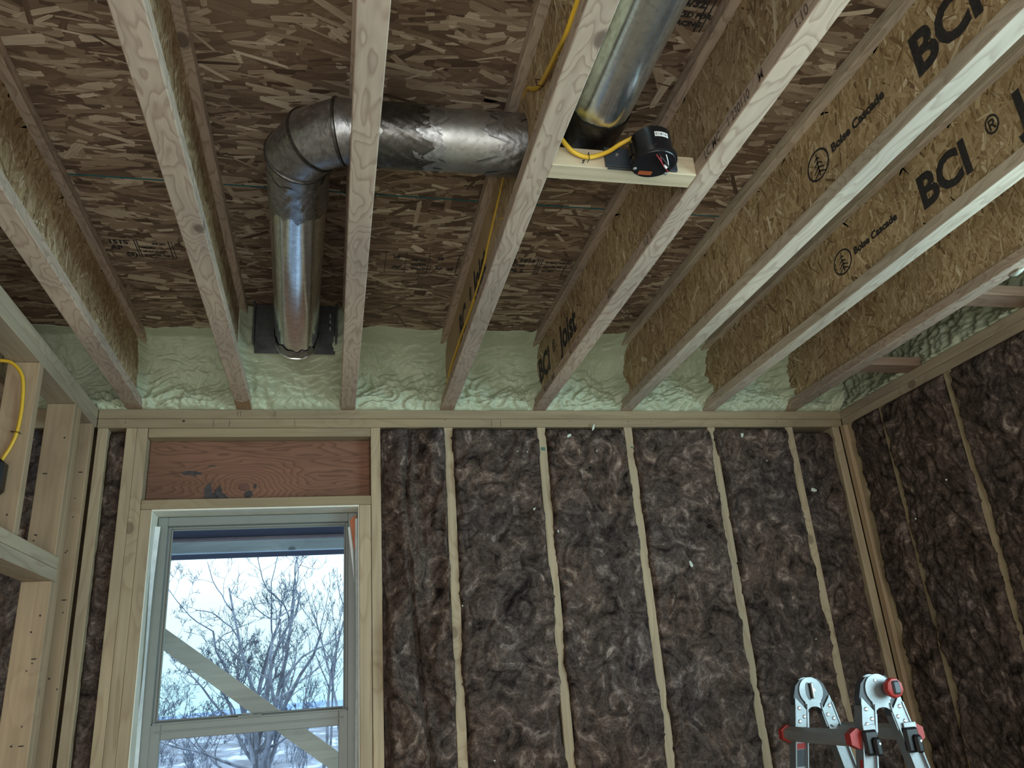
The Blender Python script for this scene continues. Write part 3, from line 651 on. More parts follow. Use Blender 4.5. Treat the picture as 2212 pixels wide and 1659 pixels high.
batt('insulation_batt', 1.634, 1.990, zl, zb, 'y', 47, 'brown batt behind the left part of the folding ladder', GB)
batt('insulation_batt', 2.028, 2.235, zl, zb-.012, 'y', 58, 'narrow dark batt in the corner behind the ladder', GB, 'deep', .006)
batt('insulation_batt', -.898, -.836, zl, zb, 'y', 69, 'very narrow dark batt between the two studs left of the window', GB, 'deep', .004, .0)
GR = 'brown insulation batts of the right wall'
batt('insulation_batt', -.264, -.0790, zl, zb, 'x', 72, 'narrow batt of the right wall next to the corner, ragged edged', GR, 'over', .016, .012)
batt('insulation_batt', -.669, -.306, zl, zb, 'x', 83, 'batt between the second and third studs of the right wall', GR, 'over', .022, .016)
batt('insulation_batt', -1.079, -.711, zl, zb, 'x', 94, 'batt at the right edge of the picture, past the third stud', GR, 'over', .018, .012)
batt('insulation_batt', -1.479, -1.121, zl, zb, 'x', 95, 'batt of the right wall just outside the picture', GR, 'over', .014)
GL = 'brown insulation batts beyond the left partition'
for i, (a, b_, lab) in enumerate([(-1.36, -1.035, 'brown batt seen between the partition studs at the left'), (-1.77, -1.40, 'brown batt at the left edge seen through the partition'), (-2.2, -1.81, 'brown batt farther left beyond the partition')]):
    batt('insulation_batt', a, b_, zl, zb, 'y', 101+i*9, lab, GL, 'flat', .006)
for i, x in enumerate((-1.38, -1.79, -2.22)):
    board('wall_stud', (x-.019, .0, .04), (x+.019, .14, zb), STUD_Z, ('stud of the back wall beyond the left partition, ', 'second stud of the back wall beyond the left partition, ', 'third stud of the back wall beyond the left partition, ')[i]+'mostly hidden', 'stud', G1)

# foam crumbs stuck to the batts
def crumb(loc, sx, sy, sz, rot, seed, label):
    bm = bmesh.new(); bmesh.ops.create_icosphere(bm, subdivisions=2, radius=1.0); rg = np.random.RandomState(seed)
    off = rg.uniform(0, 50, 3)
    V = np.array([v.co[:] for v in bm.verts]); n_ = perlin(V[:, 0]*1.3+off[0], V[:, 1]*1.3+V[:, 2]+off[1], seed); V = V*(1+.9*n_)[:, None]*np.array([sx, sy, sz])
    c_, s_ = math.cos(rot), math.sin(rot); V = np.stack([V[:, 0]*c_-V[:, 2]*s_, V[:, 1], V[:, 0]*s_+V[:, 2]*c_], 1)+np.array(loc)
    o = mobj('foam_crumb', V, [[v.index for v in f.verts] for f in bm.faces], CRUMB, None, True); bm.free(); tagp(o, label, 'crumb', 'pale foam crumbs stuck to the batts'); return o
cr_ = [((.56, 2.358), .006, .008, .3, 'small crumb near the top of the batt right of the first full stud'), ((.93, 2.345), .017, .007, .3, 'flat lumpy crumb at the top of the batt below the joist lettered at the wall'),
       ((1.048, 2.384), .005, .018, -.3, 'thin upright crumb just under the plate'), ((1.004, 2.314), .006, .020, -.15, 'long tooth shaped crumb hanging below the lumpy one'), ((.764, 2.261), .005, .004, 0, 'tiny crumb left of the second stud'),
       ((.743, 2.275), .004, .003, 0, None), ((.701, 2.277), .004, .003, 0, None), ((.754, 2.03), .008, .006, .6, 'oval crumb left of the second stud, lower than the specks'), ((.845, 1.936), .003, .006, 0, 'speck right of the second stud'),
       ((1.408, 1.782), .008, .017, .3, 'curled crumb halfway down the batt between the third and fourth studs'), ((.188, 1.309), .005, .004, 0, 'speck low on the folded batt'), ((.452, 2.197), .003, .006, .4, None), ((.526, 1.11), .005, .003, 0, None), ((.435, 1.66), .003, .003, 0, None), ((1.051, 2.277), .003, .005, 0, None),
       ((1.752, 2.344), .008, .014, -.5, 'crumb near the top of the batt between the fourth and fifth studs'), ((2.054, 2.326), .007, .006, .4, 'crumb near the top of the corner batt'), ((2.11, 2.252), .004, .004, 0, None), ((2.086, 2.087), .018, .012, -.6, 'broad flake shaped crumb on the dark corner batt'),
       ((1.985, 1.964), .004, .004, 0, None), ((1.852, 2.223), .003, .004, 0, None), ((1.562, 1.665), .004, .005, .3, None), ((1.919, 1.451), .004, .003, 0, None)]
for i, ((x, z), sx, sz, rot, lab) in enumerate(cr_): crumb((x, -.018 if x < 2.03 else .016, z), sx, .004, sz, rot, 200+i, lab or 'tiny pale speck of foam on the brown batts')
for i, (y, z) in enumerate(((-.347, 1.878), (-.564, 1.985))): crumb((XR-.022, y, z), .004, .004, .004, 0, 240+i, 'tiny pale speck of foam on the brown batts')
tagp(crumb((2.05, -1.33, ZP-.004), .012, .03, .008, .3, 260, 'pale foam smear under the rightmost joist at the picture edge'), group='foam smear')

# ------------------------------------------------------------------ ventilation duct
D = thing('ventilation_duct', 'round silver metal duct that turns from the wall through the joists', 'duct', (-.17, -1.3, 2.54))
RD = .0755; ZD = 2.617
P0 = Vector((-.195, -.345, ZD)); E0 = Vector((-.152, -1.415, ZD)); EL = []; Rr = .14
cx_, cy_ = E0.x+Rr, E0.y
for a in (15, 45, 75):
    rr = Rr/math.cos(math.radians(15)); EL.append(Vector((cx_-rr*math.cos(math.radians(a)), cy_-rr*math.sin(math.radians(a)), ZD)))
E1 = Vector((cx_, cy_-Rr, ZD)); X1 = Vector((.43, -1.556, ZD))
autosmooth(MB().tube([P0, E0], RD, 48, cap=False).build('straight_pipe', GALV, D), 50)
autosmooth(MB().tube([E0+Vector((0, .045, 0)), EL[0], EL[1], EL[2], E1+Vector((.03, 0, 0))], RD+.0018, 48, cap=False).build('elbow', FOIL, D), 12)
def ring_at(p, d, r, w_, name, mat, hgt=.003):
    d = Vector(d).normalized(); autosmooth(MB().lathe(p, d, [(-w_, r-.004), (-w_, r), (-w_*.6, r+hgt), (w_*.6, r+hgt), (w_, r), (w_, r-.004)], 48).build(name, mat, D), 40)
dirs_ = [(EL[0]-E0).normalized()*0+Vector((0, -1, 0))]
for i in range(3):
    prev = (EL[i]-(E0 if i == 0 else EL[i-1])).normalized(); nxt = ((E1 if i == 2 else EL[i+1])-EL[i]).normalized()
    if i == 2: nxt = Vector((1, 0, 0))
    ring_at(EL[i], prev+nxt, (RD+.0018)/math.cos(math.radians(13))-.001, .0045, 'elbow_bead', FOILD, .0035)
autosmooth(MB().tube([E1+Vector((.0, 0, 0)), X1], RD, 48, cap=False).build('cross_pipe', GALV_D, D), 50)
def tape(p, q, name, mat, seed, rag=.02, amp=.0022, r=RD+.0014, nl=26, n=72):
    p, q = Vector(p), Vector(q); d = (q-p).normalized(); a = d.orthogonal().normalized(); b_ = d.cross(a); L = (q-p).length
    th = np.linspace(0, 2*np.pi, n, endpoint=False); V = []
    e0 = rag*np.array([perlin(np.array([math.cos(t_)*2+5]), np.array([math.sin(t_)*2]), seed)[0]*2 for t_ in th]); e1 = rag*np.array([perlin(np.array([math.cos(t_)*3+5]), np.array([math.sin(t_)*3+9]), seed+1)[0]*2 for t_ in th])+rag*.5*np.random.RandomState(seed).uniform(-1, 1, n)
    for i_ in range(nl):
        s_ = i_/(nl-1); l_ = e0*(1-s_)+(L+e1)*s_
        nz_ = amp*fbm(np.cos(th)*5+seed, np.sin(th)*5+l_*35, 3, seed)+amp*.6
        for k in range(n): V.append((p+d*l_[k]+(a*math.cos(th[k])+b_*math.sin(th[k]))*(r+max(nz_[k], .0002)))[:])
    Fc = [[i_*n+k, i_*n+(k+1) % n, (i_+1)*n+(k+1) % n, (i_+1)*n+k] for i_ in range(nl-1) for k in range(n)]
    return mobj(name, V, Fc, mat, D, True)
tape(E0+Vector((0, .0, 0)), E0+Vector((-.004, .15, 0)), 'foil_tape', FOIL, 5, .018)
tape((.03, -1.556, ZD), (.15, -1.556, ZD), 'foil_tape', FOILD, 6, .03); tape((.13, -1.556, ZD), (.19, -1.556, ZD), 'foil_tape', FOIL, 16, .02, r=RD+.0008)
tape((.404, -1.556, ZD), (.31, -1.556, ZD), 'foil_tape', FOIL, 7, .035)
tape(P0+Vector((0, .0, 0)), P0+Vector((.002, -.07, 0)), 'foil_tape', FOIL, 8, .02)
dd = (E0-P0).normalized(); ring_at(P0+dd*.006, dd, RD+.002, .006, 'collar_ring', GALV, .003)
recalc(MB().box((-.345, -.3425, 2.565), (-.055, -.338, 2.765), .001).build('wall_flange', PLATEM, D))
MB().box((-.352, -.372, 2.60), (-.345, -.338, 2.765), .001).build('flange_lip', PLATEM, D); MB().box((-.055, -.372, 2.60), (-.048, -.338, 2.765), .001).build('flange_lip', PLATEM, D)
for zz in (2.70, 2.725, 2.672): MB().lathe((-.073, -.343, zz), (0, -1, 0), [(0, .004), (.012, .004), (.014, .002)], 10).build('screw', STEEL, D)
# second run in the next bay
Q0 = Vector((.544, -1.675, ZD)); Q1 = Vector((.544, -3.3, ZD))
b2 = [Vector((.425, -1.556, ZD)), Vector((.475, -1.556, ZD)), Vector((.520, -1.585, ZD)), Vector((.544, -1.635, ZD)), Vector((.544, -1.70, ZD))]
autosmooth(MB().tube(b2, RD+.001, 48, cap=True).build('tight_elbow', FOILD, D), 20)
autosmooth(MB().tube([Q0, Q1], RD, 48, cap=False).build('second_pipe', GALV, D), 50)
tape((.544, -1.655, ZD), (.544, -1.735, ZD), 'foil_tape', FOILD, 11, .004)

# ------------------------------------------------------------------ block, box and cables
board('cross_block', (.413+FW-.017, -1.686, ZP+.0005), (.817-FW-.0005, -1.634, ZP+.053), BLOCK, 'pale wooden block between the fourth and fifth joists, behind the black round box', 'block')
B_ = thing('ceiling_box', 'round black plastic electrical box on the block between two joists', 'electrical box', (.66, -1.745, 2.44))
bc = (.652, -1.742)
mb = MB().lathe((bc[0], bc[1], 2.447), (0, 0, 1), [(0, .049), (.002, .0535), (.012, .0535), (.014, .048), (.070, .046), (.073, .042)], 40)
autosmooth(mb.build('box_shell', BLACK, B_), 35)
MB().lathe((bc[0], bc[1], 2.4455), (0, 0, 1), [(0, .048), (.002, .0495)], 40).build('cover_plate', BLACK, B_)
autosmooth(MB().lathe((bc[0]-.03, bc[1]+.01, 2.47), (0, 0, 1), [(0, .022), (.03, .022)], 20).build('cable_clamp', BLACK, B_))
MB().box((.555, -1.6945, 2.470), (.735, -1.6875, 2.522), .001).build('mounting_bracket', NAVY, B_)
MB().box((.559, -1.690, 2.463), (.62, -1.6895, 2.4675), .0).build('bracket_foot', NAVY, B_)
MB().lathe((.585, -1.6945, 2.502), (0, -1, 0), [(0, .004), (.002, .0035)], 12).build('bracket_nail', STEEL, B_)
for (sx_, sy_) in ((.612, -1.722), (.692, -1.712)): MB().lathe((sx_, sy_, 2.446), (0, 0, -1), [(0, .0048), (.0015, .0046), (.003, .002)], 14).build('screw', STEEL, B_)
MB().lathe((.704, -1.742, 2.462), (1, 0, 0), [(-.004, .005), (.003, .0045)], 12).build('screw', STEEL, B_)
MB().box((.625, -1.716, 2.4445), (.658, -1.703, 2.4452)).build('orange_sticker', ORANGE, B_)
# curved white label on the side of the shell
V = []; 
for i_ in range(7):
    a = math.radians(-103+i_*7); 
    for z_ in (2.487, 2.500): V.append((bc[0]+.0478*math.cos(a), bc[1]+.0478*math.sin(a), z_))
lb = mobj('white_label', V, [[2*i_, 2*i_+2, 2*i_+3, 2*i_+1] for i_ in range(6)], LABELW, B_)
V = []; Fc = []
for i_, (a_, w_) in enumerate([(-100, 2.2), (-95, 1.2), (-91, 1), (-86, 3), (-80, 1.4), (-75, 1), (-71, 2.4), (-66, 1.2)]):
    n0 = len(V)
    for da in (0, w_):
        a = math.radians(a_+da)
        for z_ in (2.4905, 2.4965): V.append((bc[0]+.0481*math.cos(a), bc[1]+.0481*math.sin(a), z_))
    Fc.append([n0, n0+2, n0+3, n0+1])
mobj('label_print', V, Fc, INK, lb)
def wire(pts, r, mat, name, par): autosmooth(MB().tube(smooth_pts(pts), r, 8).build(name, mat, par), 60)
def smooth_pts(P, n=8):
    P = [Vector(p) for p in P]; out = []
    for i in range(len(P)-1):
        a = P[max(i-1, 0)]; b = P[i]; c = P[i+1]; d = P[min(i+2, len(P)-1)]
        for k in range(n):
            t = k/n; out.append((.5*((2*b)+(c-a)*t+(2*a-5*b+4*c-d)*t*t+(3*b-a-3*c+d)*t**3))[:])
    out.append(P[-1][:]); return out
wire([(.628, -1.785, 2.462), (.650, -1.772, 2.441), (.675, -1.745, 2.438), (.694, -1.722, 2.443)], .0011, WIRER, 'red_wire', B_)
wire([(.632, -1.787, 2.465), (.655, -1.776, 2.440), (.684, -1.75, 2.436), (.697, -1.728, 2.442)], .0011, WIREK, 'black_wire', B_)
wire([(.655, -1.789, 2.464), (.668, -1.776, 2.443), (.680, -1.755, 2.438), (.684, -1.742, 2.440)], .0011, LABELW, 'white_wire', B_)
wire([(.640, -1.788, 2.466), (.656, -1.77, 2.442), (.668, -1.75, 2.440), (.676, -1.742, 2.440)], .0011, WIRER, 'red_wire', B_)
MB().tube([(.672, -1.752, 2.437), (.679, -1.744, 2.437)], .003, 8).build('wire_nut', LABELW, B_)

CB = thing('yellow_cable', 'yellow electrical cable that runs along the fourth joist and crosses to the black box', 'cable', (.40, -1.3, 2.5))
def cable(pts, par, name='cable_run', r=.0055): wire(pts, r, YEL, name, par)
cable([(.398, -1.43, 2.715), (.397, -1.40, 2.695), (.398, -1.327, 2.672), (.398, -1.231, 2.65), (.399, -1.098, 2.623), (.400, -.959, 2.590), (.400, -.757, 2.576), (.4005, -.495, 2.575), (.401, -.248, 2.567), (.401, -.147, 2.549), (.401, -.06, 2.54)], CB)
cable([(.365, -2.5, 2.505), (.368, -2.25, 2.500), (.366, -2.108, 2.506), (.366, -2.03, 2.506), (.372, -1.95, 2.537), (.380, -1.848, 2.577), (.387, -1.77, 2.616), (.390, -1.715, 2.655), (.394, -1.66, 2.705), (.398, -1.60, 2.725)], CB)
cable([(.384, -2.0, 2.548), (.385, -1.919, 2.540), (.385, -1.874, 2.536), (.386, -1.80, 2.528), (.389, -1.66, 2.520), (.393, -1.50, 2.518), (.396, -1.38, 2.535), (.399, -1.25, 2.60)], CB, 'thin_cable_run', .0032)
cable([(.425, -1.695, 2.575), (.445, -1.700, 2.540), (.462, -1.699, 2.514), (.480, -1.697, 2.497), (.513, -1.695, 2.489), (.557, -1.700, 2.502), (.590, -1.708, 2.522), (.615, -1.72, 2.531), (.635, -1.735, 2.53)], CB)
def staple(c, par, ax='z'):
    c = Vector(c); n_ = Vector((0, 0, 1)) if ax == 'z' else Vector((0, 1, 0)); o = Vector((0, -.007, 0)) if ax == 'z' else Vector((-.008, 0, 0))
    w_ = n_*.0085; back = -o*1.2
    MB().tube([(c+w_+back)[:], (c+w_+o)[:], (c-w_+o)[:], (c-w_+back)[:]], .0009, 6).build('staple', WIREK, par)
staple((.513, -1.694, 2.489), CB); staple((.3995, -.957, 2.590), CB, 'z2'); staple((.3995, -.10, 2.547), CB, 'z2')
MB().tube([(.396, -1.786, 2.60), (.376, -1.786, 2.602), (.376, -1.786, 2.618), (.396, -1.786, 2.62)], .001, 6).build('staple', WIREK, CB)
MB().tube([(.5, -1.6865, 2.478), (.5, -1.693, 2.474), (.503, -1.694, 2.481), (.5, -1.6875, 2.483)], .0012, 6).build('staple', WIREK, CB)

CL = thing('yellow_cable', 'yellow cable looping down the short partition stud at the left edge', 'cable', (-1.0, -.66, 2.1))
cable([(-1.35, -.655, 2.37), (-1.15, -.66, 2.392), (-1.046, -.664, 2.386), (-1.007, -.664, 2.375), (-.977, -.662, 2.333), (-.968, -.656, 2.251), (-.970, -.653, 2.171), (-.980, -.653, 2.121), (-.995, -.655, 2.082), (-1.0, -.662, 2.06)], CL)
MB().tube([(-.985, -.645, 2.162), (-.985, -.661, 2.162), (-.962, -.661, 2.158), (-.962, -.645, 2.158)], .0011, 6).build('staple', WIREK, CL)
BL = thing('wall_box', 'black plastic electrical box on the short stud at the left edge', 'electrical box', (-1.01, -.67, 1.96))
recalc(MB().box((-1.06, -.70, 1.968), (-.977, -.6465, 2.070), .012).build('box_shell', BLACK, BL))
MB().lathe((-1.0, -.70, 2.02), (0, -1, 0), [(0, .003), (.002, .002)], 10).build('screw', STEEL, BL)

# nail holes in the faces of the partition studs and in the plates
NAIL = plain('dark_nail', (.03, .025, .02), .6)
def byloc(name, cat_label):
    for o in bpy.data.objects:
        if o.name.startswith(name) and cat_label in o.get('label', ''): return o
rn = random.Random(4)
for lab, x0_, x1_, y_, z0_, z1_, n_ in (('king stud of the left doorway', None, None, None, 0, 0, 0), ('upper stud of the doubled pair', -1.02, -.955, -.2737, 1.88, 2.36, 5), ('trimmer under the left doorway', -1.02, -.955, -.2737, 1.25, 1.76, 8), ('short stud above the left doorway, carrying', -1.02, -.955, -.6452, 1.88, 1.95, 1), ('orange tan partition stud', -.975, -.945, -.0602, 1.25, 2.3, 9)):
    if not n_: continue
    host = byloc('partition_stud', lab)
    for i_ in range(n_):
        px_, pz_ = rn.uniform(x0_, x1_), rn.uniform(z0_, z1_); r_ = rn.uniform(.0022, .0034)
        if i_ % 4 == 3: MB().prism([(px_+.009*math.cos(a), y_, pz_+.0022*math.sin(a)) for a in np.linspace(0, 6.28, 9)[:-1]], (0, -.0006, 0)).build('nail_hole', NAIL, host)
        else: MB().lathe((px_, y_, pz_), (0, -1, 0), [(0, r_), (.0006, r_)], 9).build('nail_hole', NAIL, host)
host = [o for o in bpy.data.objects if o.get('label', '').startswith('lower of the two long horizontal plates')][0]
for px_, pz_, r_ in ((-.63, 2.418, .005), (-.84, 2.412, .002), (.95, 2.417, .002), (1.22, 2.415, .0022), (1.33, 2.416, .002), (1.95, 2.414, .0022), (.40, 2.422, .002)): MB().lathe((px_, .0003, pz_), (0, -1, 0), [(0, r_), (.0008, r_)], 10).build('nail_hole', NAIL, host)
for px_ in (-.46, -.21, .60, .64, -.52): MB().box((px_, -.0003, 2.394), (px_+.0012, .0004, 2.424)).build('pencil_mark', NAIL, host)
host = [o for o in bpy.data.objects if o.get('label', '').startswith('upper of the two long horizontal plates')][0]
for px_ in (-.286, -.292, -.42, -.43): MB().box((px_, -.0006, 2.436), (px_+.0012, .0, 2.460)).build('pencil_mark', NAIL, host)
GSt = plain('green_stamp', (.10, .16, .12), .8); host = [o for o in bpy.data.objects if 'grey stamp near its top' in o.get('label', '')][0]
MB().box((.808, -.0004, 2.285), (.828, .0004, 2.300)).build('grade_stamp', GSt, host); host = [o for o in bpy.data.objects if 'small green mark near the top' in o.get('label', '')][0]
MB().box((1.216, -.0004, 2.292), (1.228, .0004, 2.300)).build('grade_stamp', GSt, host)
# ------------------------------------------------------------------ window
WN = thing('window_1', 'white framed single hung window', None, (-.335, .12, .70), kind='structure')
x0, x1, z0, z1 = -.711, .041, .71, 2.060; yf = .105
def frame(name, x0, x1, z0, z1, w_, y0, y1, mat, par, wt=None, wb=None, bev=.002):
    wt = wt or w_; wb = wb or w_; mb = MB()
    mb.box((x0, y0, z0), (x0+w_, y1, z1), bev).box((x1-w_, y0, z0), (x1, y1, z1), bev).box((x0+w_, y0, z1-wt), (x1-w_, y1, z1), bev).box((x0+w_, y0, z0), (x1-w_, y1, z0+wb), bev)
    return mb.build(name, mat, par)
frame('window_frame', x0, x1, z0, z1, .036, yf, .170, VINYL, WN, .034, .04)
us = frame('upper_sash', x0+.034, x1-.034, 1.288, z1-.032, .012, yf+.028, yf+.050, VINYL, WN, .010, .040)
ls = frame('lower_sash', x0+.032, x1-.032, z0+.03, 1.320, .036, yf+.004, yf+.027, VINYL, WN, .052, .05)
MB().box((x0+.045, yf+.038, 1.32), (x1-.045, yf+.042, z1-.04)).build('pane', GLASS, us)
MB().box((x0+.066, yf+.012, z0+.07), (x1-.066, yf+.016, 1.27)).build('pane', GLASS, ls)
frame('glazing_bead', x0+.046, x1-.046, 1.328, z1-.042, .006, yf+.024, yf+.034, VINYL, us)
MB().box((x0+.04, yf-.004, 1.318), (x1-.04, yf+.012, 1.324), .001).box((x0+.05, yf-.001, 1.292), (x1-.05, yf+.005, 1.297), .001).build('meeting_rail_lip', VINYL, ls)
lk = MB().box((-.385, yf-.010, 1.322), (-.300, yf+.018, 1.329), .002); lk.lathe((-.342, yf+.004, 1.329), (0, 0, 1), [(0, .012), (.006, .011)], 16); lk.box((-.372, yf-.008, 1.330), (-.338, yf+.0, 1.336), .001)
lk.build('sash_lock', VINYL, WN)
MB().box((x0-.001, .165, z0-.03), (x1+.001, .172, z1+.03)).build('nail_fin', WRAP, WN) if False else None
LIT_REVEAL = plain('painted_lit_reveal', (.80, .80, .70), .6, var=.05)  # added pale strips: window light on the bare reveals put into their colour
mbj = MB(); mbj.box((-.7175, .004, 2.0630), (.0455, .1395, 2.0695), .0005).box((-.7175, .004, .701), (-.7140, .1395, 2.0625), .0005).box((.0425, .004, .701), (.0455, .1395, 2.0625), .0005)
mbj.build('lit_reveal_strip', LIT_REVEAL, WN)
# flashing strips beside the frame
def strip(name, pts, w_, mat, label):
    V = []; 
    for (x, y, z, tw) in pts: V += [(x-w_*math.cos(tw)/2, y-w_*math.sin(tw)/2, z), (x+w_*math.cos(tw)/2, y+w_*math.sin(tw)/2, z), (x+w_*math.cos(tw)/2, y+w_*math.sin(tw)/2+.0008, z), (x-w_*math.cos(tw)/2, y-w_*math.sin(tw)/2+.0008, z)]
    n = len(pts); Fc = [[4*i+k, 4*i+(k+1) % 4, 4*i+4+(k+1) % 4, 4*i+4+k] for i in range(n-1) for k in range(4)]
    tagp(mobj(name, V, Fc, mat, None, False), label, 'flashing')
strip('flashing_strip', [(-.7070+.002*math.sin(z*9)+.002*math.sin(z*4), .075+.014*math.sin(z*6.3), z, .9+.5*math.sin(z*5)) for z in np.linspace(2.02, .75, 60)], .022, WRAP, 'crumpled white flashing strip left of the window frame')
strip('flashing_strip', [(.0385-.002*math.sin(z*7), .082+.008*math.sin(z*5), z, -1.0) for z in np.linspace(2.03, .75, 50)], .018, WRAP, 'white flashing strip right of the window frame')
MB().prism([(.012, yf-.0006, 2.03), (.036, yf-.0006, 2.052), (.037, yf-.0006, 1.93), (.030, yf-.0006, 1.905), (.022, yf-.0006, 1.95)], (0, -.0004, 0)).build('orange_tape', TAPEO, WN)
MB().prism([(.004, yf-.0012, 2.0), (.012, yf-.0012, 2.005), (.024, yf-.0012, 1.915), (.030, yf-.0012, 1.78)], (0, -.0004, 0)).build('loose_film', WRAP, WN)

# ------------------------------------------------------------------ outside
board('porch_beam', (-3.2, 1.6, 2.180), (2.8, 1.638, 2.245), BEAM, 'light grey beam face across the top of the window view', 'beam')
PD = plain('dark_soffit', (.05, .045, .075), .8)
tagp(MB().box((-3.2, .16, 2.262), (2.8, 2.3, 2.30)).build('porch_ceiling', PD), 'dark porch ceiling above the window view', 'porch ceiling')
PK = plain('pink_strip', (.42, .30, .34), .8)
board('porch_strip', (-3.2, 1.58, 2.2455), (2.8, 1.66, 2.2615), PK, 'thin pinkish board on top of the porch beam', 'board')
a = Vector((-1.1, .7, 1.905)); b_ = Vector((.6, .7, .64)); d = (b_-a).normalized(); n_ = Vector((-d.z, 0, d.x)); n_ = n_ if n_.z > 0 else -n_
mb = MB().prism([(a+n_*.036)[:], (b_+n_*.036)[:], (b_-n_*.036)[:], (a-n_*.036)[:]], (0, .038, 0)); o = mb.build('brace_board', WEATHER); recalc(o); tagp(o, 'long diagonal wooden brace outside the window', 'board')

gx, gy = np.meshgrid(np.linspace(-160, 120, 60), np.concatenate([np.linspace(.5, 60, 60), np.linspace(65, 300, 30)])); gz = -.75+.35*fbm(gx*.12, gy*.12, 3, 4)*np.clip(gy/20, 0, 1)
V = np.stack([gx, gy, gz], -1).reshape(-1, 3); i = np.arange(gx.size).reshape(gx.shape)
g_ = mobj('snowy_ground', V, np.stack([i[:-1, :-1], i[:-1, 1:], i[1:, 1:], i[1:, :-1]], -1).reshape(-1, 4).tolist(), SNOWM, None, True, loc=(0, 0, 0)); tagp(g_, 'snow covered ground with dark brush outside the window', kind='structure')
xs = np.linspace(-200, 160, 90); top = .6+1.1*fbm(xs*.02, xs*0, 4, 9)+np.clip((xs+50)/60, 0, 1)*1.2
V = [(x, 250+12*math.sin(x*.02), -1.5) for x in xs]+[(x, 262+12*math.sin(x*.02), t_) for x, t_ in zip(xs, top)]+[(x, 300, -1.5) for x in xs]; n = len(xs)
h_ = mobj('distant_ridge', V, [[k, k+1, n+k+1, n+k] for k in range(n-1)]+[[n+k, n+k+1, 2*n+k+1, 2*n+k] for k in range(n-1)], HILLM, None, True); tagp(h_, 'long wooded ridge on the horizon, distance haze painted in its blue', kind='structure')

def tree_mesh(seed, stems, rad, lvl, twist=.35, up=.25, nseg=5, ratio=.62, kids=(3, 5), minr=.004):
    rg = random.Random(seed); br = MB(); tw = MB()
    def grow(p, d, L, r, l):
        pts = [p]; rs = [r]; q = Vector(p); dd = Vector(d).normalized(); seg = max(3, nseg-(lvl-l)//2)
        for s in range(seg):
            dd = (dd + Vector((rg.uniform(-1, 1), rg.uniform(-1, 1), rg.uniform(-1, 1)))*twist*.5 + Vector((0, 0, up*.22))).normalized(); q = q+dd*L/seg; pts.append(q[:]); rs.append(max(r*(1-(s+1)/seg*.6), minr*.7))
        (br if l >= lvl-2 else tw).tube(pts, rs, 6 if l >= lvl-1 else (4 if l > 1 else 3), cap=False)
        if l == 0: return
        for c in range(rg.randint(*kids)):
            t = rg.uniform(.28, 1.0); k = min(int(t*seg), seg-1); base = Vector(pts[k]).lerp(Vector(pts[k+1]), t*seg-k)
            side = Vector((rg.uniform(-1, 1), rg.uniform(-.8, .8), rg.uniform(-.35, .8))).normalized()
            nd = (dd*.75+side*.95).normalized(); grow(base[:], nd, L*ratio*rg.uniform(.7, 1.1), max(rs[k]*.58, minr), l-1)
    for (p, d, L, r) in stems: grow(p, d, L, r, lvl)
    return br, tw
def make_tree(loc, seed, stems, lvl, label, group, scale=1.0, name='birch_tree', **kw):
    T_ = thing(name, label, 'tree', loc, group); L = Vector(loc)
    br, tw = tree_mesh(seed, [((L+Vector(p)*scale)[:], d, l*scale, r) for p, d, l, r in stems], .06, lvl, **kw)
    br.build('trunk', BARK, T_); tw.build('twigs', TWIG, T_); return T_
stems = [((0, 0, 0), (-.10, .05, 1), 4.1, .07), ((.1, .1, 0), (.02, 0, 1), 4.5, .07), ((.05, -.1, .1), (-.26, -.1, 1), 3.7, .06), ((.1, 0, .2), (.15, .1, 1), 3.9, .06), ((0, .1, 1.0), (-.66, 0, .9), 2.5, .045), ((.0, 0, 1.1), (-.05, .1, 1), 3.8, .06), ((-.05, 0, .8), (-.9, .1, .30), 2.0, .035), ((.1, 0, 1.2), (.45, .1, .6), 1.2, .03), ((-.1, 0, .9), (-.95, -.1, .6), 2.3, .035), ((-.1, 0, 1.5), (-.85, .1, .75), 2.2, .035), ((-.05, .1, 2.0), (-.6, .1, .8), 2.0, .03), ((.1, .1, 1.9), (.5, .1, .9), 1.2, .03), ((.05, -.1, 1.3), (.09, -.1, 1), 3.6, .05), ((.0, -.1, 1.0), (-.4, -.1, 1), 3.0, .05)]
make_tree((-1.60, 16, -.75), 6, stems, 4, 'large bare birch with many stems in the middle of the window', None, .98, kids=(4, 5), ratio=.48, twist=.62, up=.32, minr=.0046, nseg=7)
st1 = [((0, 0, 0), (0, 0, 1), 5.2, .055), ((.2, 0, 0), (.12, .1, 1), 4.4, .045)]
make_tree((-.25, 24, -.8), 15, st1, 4, 'slender pale birch at the right side of the window view', 'slim birches', 1, kids=(4, 7), ratio=.34, up=.9)
make_tree((.30, 25, -.8), 25, st1, 4, 'slender pale birch half hidden by the right side of the window frame', 'slim birches', 1.02, kids=(4, 7), ratio=.34, up=.9)
make_tree((-1.03, 27, -.8), 35, [((0, 0, 0), (-.05, 0, 1), 3.4, .04), ((.1, 0, 0), (.1, 0, 1), 3.1, .035)], 3, 'short slim tree between the big birch and the slender ones', 'slim birches', 1, kids=(5, 8), ratio=.36, up=.8)
make_tree((-1.95, 27, -.8), 45, [((0, 0, 0), (.05, 0, 1), 2.9, .035), ((-.3, 0, 0), (-.1, 0, 1), 2.6, .035)], 3, 'low slim tree behind the right part of the big birch', 'slim birches', 1, kids=(5, 8), ratio=.36, up=.8)
make_tree((-5.0, 20, -.75), 55, [((0, 0, 0), (.15, 0, 1), 2.2, .05), ((0, 0, .3), (.5, 0, .9), 2.2, .045), ((0, 0, .2), (-.4, 0, 1), 2.0, .045)], 4, 'low spreading birch at the left side of the window view', None, 1, kids=(4, 5), ratio=.55, twist=.6)
shm = []
